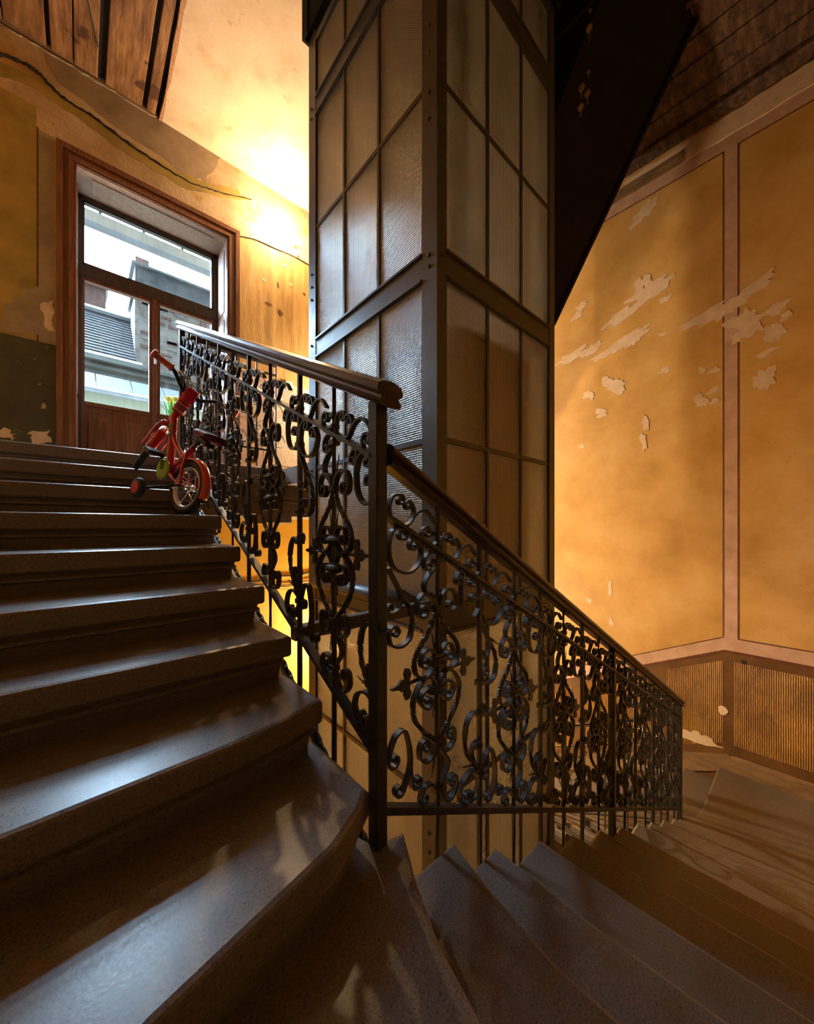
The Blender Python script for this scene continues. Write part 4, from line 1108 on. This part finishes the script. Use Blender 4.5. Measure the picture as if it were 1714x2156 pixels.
# training wheels
for s in (1, -1):
    b = MB().tube(catmull([(0, s * .05, 0), (-.005, s * .10, -.012), (-.005, s * .215, -.055)], 5), .008, seg=8)
    b.tube([(.035, s * .055, -.03), (-.004, s * .15, -.032)], .006, seg=8)
    b.build('stabiliser_arm', BLACK, bike, True)
    w = MB().lathe([(.030, -.015), (.046, -.014), (.052, -.008), (.053, 0), (.052, .008), (.046, .014), (.030, .015)], axis='y', seg=24).build('training_wheel', BLACK, bike, True, loc=(-.005, s * .235, -.06))
    MB().lathe([(.026, -.017), (.032, -.016), (.032, .016), (.026, .017)], axis='y', seg=18).build('wheel_cover', MAGENTA, w, True)

# ================================================================== SMALL THINGS BY THE WINDOW
p = onY(608, 813, YW)
t = thing('call_button', 'small white wall switch with red button beside the elevator', 'switch', (p.x, YW, p.z))
MB().bevbox((-.045, -.02, -.055), (.045, 0, .055), .006, axis=1).build('plate', WHITEP, t)
MB().lathe([(.018, 0), (.018, -.026), (.012, -.032)], axis='y', seg=14).build('button', REDBTN, t, True)
pt = thing('daffodil_pot', 'grey pot of yellow daffodils on the outer window sill', 'plant', (.84, 5.25, ZLAND + .56))
MB().lathe([(.055, 0), (.072, .11), (.082, .112), (.084, .14), (.074, .14), (.066, .12)], seg=20).build('pot', POTG, pt, True)
rnd = random.Random(5)
for k in range(26):
    a = rnd.uniform(0, 2 * PI); l = rnd.uniform(.2, .36); o_ = rnd.uniform(.03, .13); r0 = rnd.uniform(.0, .05)
    c = Vector((r0 * math.cos(a), r0 * math.sin(a), .12)); e = c + Vector((o_ * math.cos(a), o_ * math.sin(a), l)); m_ = c.lerp(e, .55) + Vector((-.02 * math.cos(a), -.02 * math.sin(a), .03))
    rings = []
    for q, w in ((c, .006), (c.lerp(m_, .5), .008), (m_, .008), (m_.lerp(e, .5), .006), (e, .0015)):
        rings.append([(q.x - w * math.sin(a), q.y + w * math.cos(a), q.z), (q.x + .002, q.y, q.z + .002), (q.x + w * math.sin(a), q.y - w * math.cos(a), q.z), (q.x - .002, q.y, q.z - .002)])
    MB().loft(rings).build('leaf', LEAFG, pt)
for (x, y, z) in ((-.03, -.02, .46), (.04, -.03, .47), (.10, -.02, .42), (.13, .0, .38), (.0, .03, .44)):
    MB().tube([(x * .4, y * .4, .12), (x * .8, y * .8, z * .7), (x, y, z)], .004, seg=5).build('stem', LEAFG, pt)
    f = MB()
    for j in range(6):
        a = 2 * PI * j / 6; f.sphere((x + .022 * math.cos(a), y - .012, z + .022 * math.sin(a)), .017, n=7, m=5, s=(1, .3, 1))
    fl = f.build('flower', PETAL, pt, True)
    MB().lathe([(.010, 0), (.013, -.02), (.016, -.026), (.012, -.026), (.008, -.004)], (x, y - .012, z), axis='y', seg=10).build('trumpet', PETAL, fl, True)

# ================================================================== COURTYARD BEYOND THE WINDOW
def ye(u, v, Y): return onY(u, v, Y)
hf = thing('house_shade_front', 'unseen courtyard face of this house, raised to shade the buildings opposite', 'building', (0, 5.2, ZC + .5))  # unseen tall walls, added to cut skylight on the courtyard buildings
MB().box((-7, 0, 0), (12, .2, 22)).build('wall_face', STONEG, hf)
MB().box((-7, 0, -11), (XL - .3, .2, 0)).build('wall_face', STONEG, hf)
MB().box((XR + .3, 0, -11), (12, .2, 0)).build('wall_face', STONEG, hf)
for x in (-7.3, 12): MB().box((x, 0, -11), (x + .3, 7.5, 18)).build('shade_wing', STONEG, hf)
gr_ = MB().box((-30, 5.4, -11.2), (40, 60, -11)).build('ground', STONEG); structure(gr_, 'paved courtyard ground far below the window', 'ground')
# gutter hung under the eave just outside
g = thing('eave_gutter', 'grey eave gutter crossing the top of the window view', 'gutter', (0, 5.9, 3.7))
MB().prism([(-.06, 0), (.06, -.02), (.09, .10), (.06, .13), (-.06, .13)], lambda p, q, t: (t, p, q), -1.5, 3.5).build('trough', ZINC, g)
for x in (.18, .62, 1.06, 1.5):
    MB().box((x, -.02, .12), (x + .03, .02, 1.0)).build('hanger', BLACK, g)
# tall party wall on the right
YB = 12.0
bl = ye(284, 555, YB); 
pw = thing('party_wall', 'weathered brick party wall with dark coping seen through the right of the window', 'building', (bl.x, YB, -3))
X0 = 0.0; ht = bl.z + 3
MB().box((0, 0, 0), (6.5, 1.2, ht - .75)).build('wall_face', BRICKO, pw)
b = MB().box((-.06, -.12, ht - .75), (6.6, 1.3, ht - .55)).box((0, -.04, ht - .55), (6.5, 1.2, ht - .06)).box((-.08, -.14, ht - .06), (6.6, 1.3, ht)); b.build('coping', STONEG, pw)
MB().box((.02, .1, ht), (.32, .5, ht + .28)).build('chimney_stump', BRICKR, pw)
wz = ye(372, 660, YB).z + 3
b = MB().box((1.55, -.06, wz - 2.2), (1.70, .05, wz)).box((3.0, -.06, wz - 2.2), (3.15, .05, wz)).box((1.55, -.06, wz), (3.15, .05, wz + .15)); wfr = b.build('window_surround', BRICKR, pw)
MB().box((1.70, -.02, wz - 2.2), (3.0, .0, wz)).build('window_pane', ZINC, wfr)
# rows of worn bricks on the party wall (proud courses)
rnd = random.Random(8)
for k in range(70):
    x = rnd.uniform(.02, 1.4); z = rnd.uniform(ht - 4.2, ht - .9)
    MB().box((x, -.02, z), (x + .24, .0, z + .07)).build('brick', BRICKR if rnd.random() < .4 else BRICKO, pw)
# low house with tiled roof
rt = ye(180, 652, 13.2); rb = ye(180, 742, 11.6)
hs = thing('tiled_house', 'low house with grey tiled roof seen through the left window pane', 'building', (0, 0, 0))
x0, x1 = -2.5, bl.x
n = 16; b = MB()
for k in range(n):
    t0, t1 = k / n, (k + 1) / n
    ya, za = 11.6 + 1.6 * t0, rb.z + (rt.z - rb.z) * t0; yb, zb = 11.6 + 1.6 * t1, rb.z + (rt.z - rb.z) * t1
    xx = x0
    while xx < x1 - .05:
        b.add([(xx, ya, za + .05), (xx + .2, ya, za + .05), (xx + .2, yb, zb + .012), (xx, yb, zb + .012), (xx, ya, za), (xx + .2, ya, za)], [(0, 1, 2, 3), (4, 5, 1, 0)])
        xx += .2
o = b.build('roof_tiles', TILEROOF, hs); o['kind'] = 'stuff'
MB().tube([(x0, 13.2, rt.z + .06), (x1, 13.2, rt.z + .06)], .11, seg=8).build('ridge', ZINC, hs)
MB().tube([(x0, 11.5, rb.z - .06), (x1 + .1, 11.5, rb.z - .06)], .09, seg=10).build('gutter', ZINC, hs)
cz = ye(180, 800, 11.7).z
b = MB().box((x0, 11.6, cz), (x1 + 3, 12.1, rb.z - .05)); b.build('wall_face', STONEG, hs)
for k in range(3):
    MB().box((x0, 11.56 - .05 * k, cz + .15 + .16 * k), (x1 + 2, 11.6, cz + .22 + .16 * k)).build('cornice', STONEG, hs)
ch = ye(222, 640, 13.4); ct = ye(185, 612, 13.4)
b = MB().box((ch.x - 1.0, 13.2, ch.z - 1.5), (ch.x, 13.9, ch.z + .30)); b.build('chimney', BRICKR, hs)
MB().box((ch.x - 1.06, 13.15, ch.z + .30), (ch.x + .06, 13.95, ch.z + .42)).build('chimney_cap', STONEG, hs)
# pale green wing in front with a zinc lean-to roof
lz = ye(180, 818, 10.0).z; lt = ye(180, 795, 10.6).z
lw = thing('green_wing', 'pale green rendered wing with zinc lean-to roof low in the window view', 'building', (0, 0, 0))
MB().box((-2.5, 10.1, -4), (4.5, 10.6, lz)).build('wall_face', LIMEWALL, lw)
for k in range(9):
    x = -2.2 + .62 * k
    MB().prism([(9.95, lz + .02), (10.65, lt + .12), (10.65, lt + .15), (9.95, lz + .05)], lambda p, q, t: (t, p, q), x, x + .6).build('roof_panel', DIMSHEET, lw)
MB().tube([(-2.4, 9.92, lz), (3.4, 9.92, lz)], .06, seg=8).build('gutter', ZINC, lw)
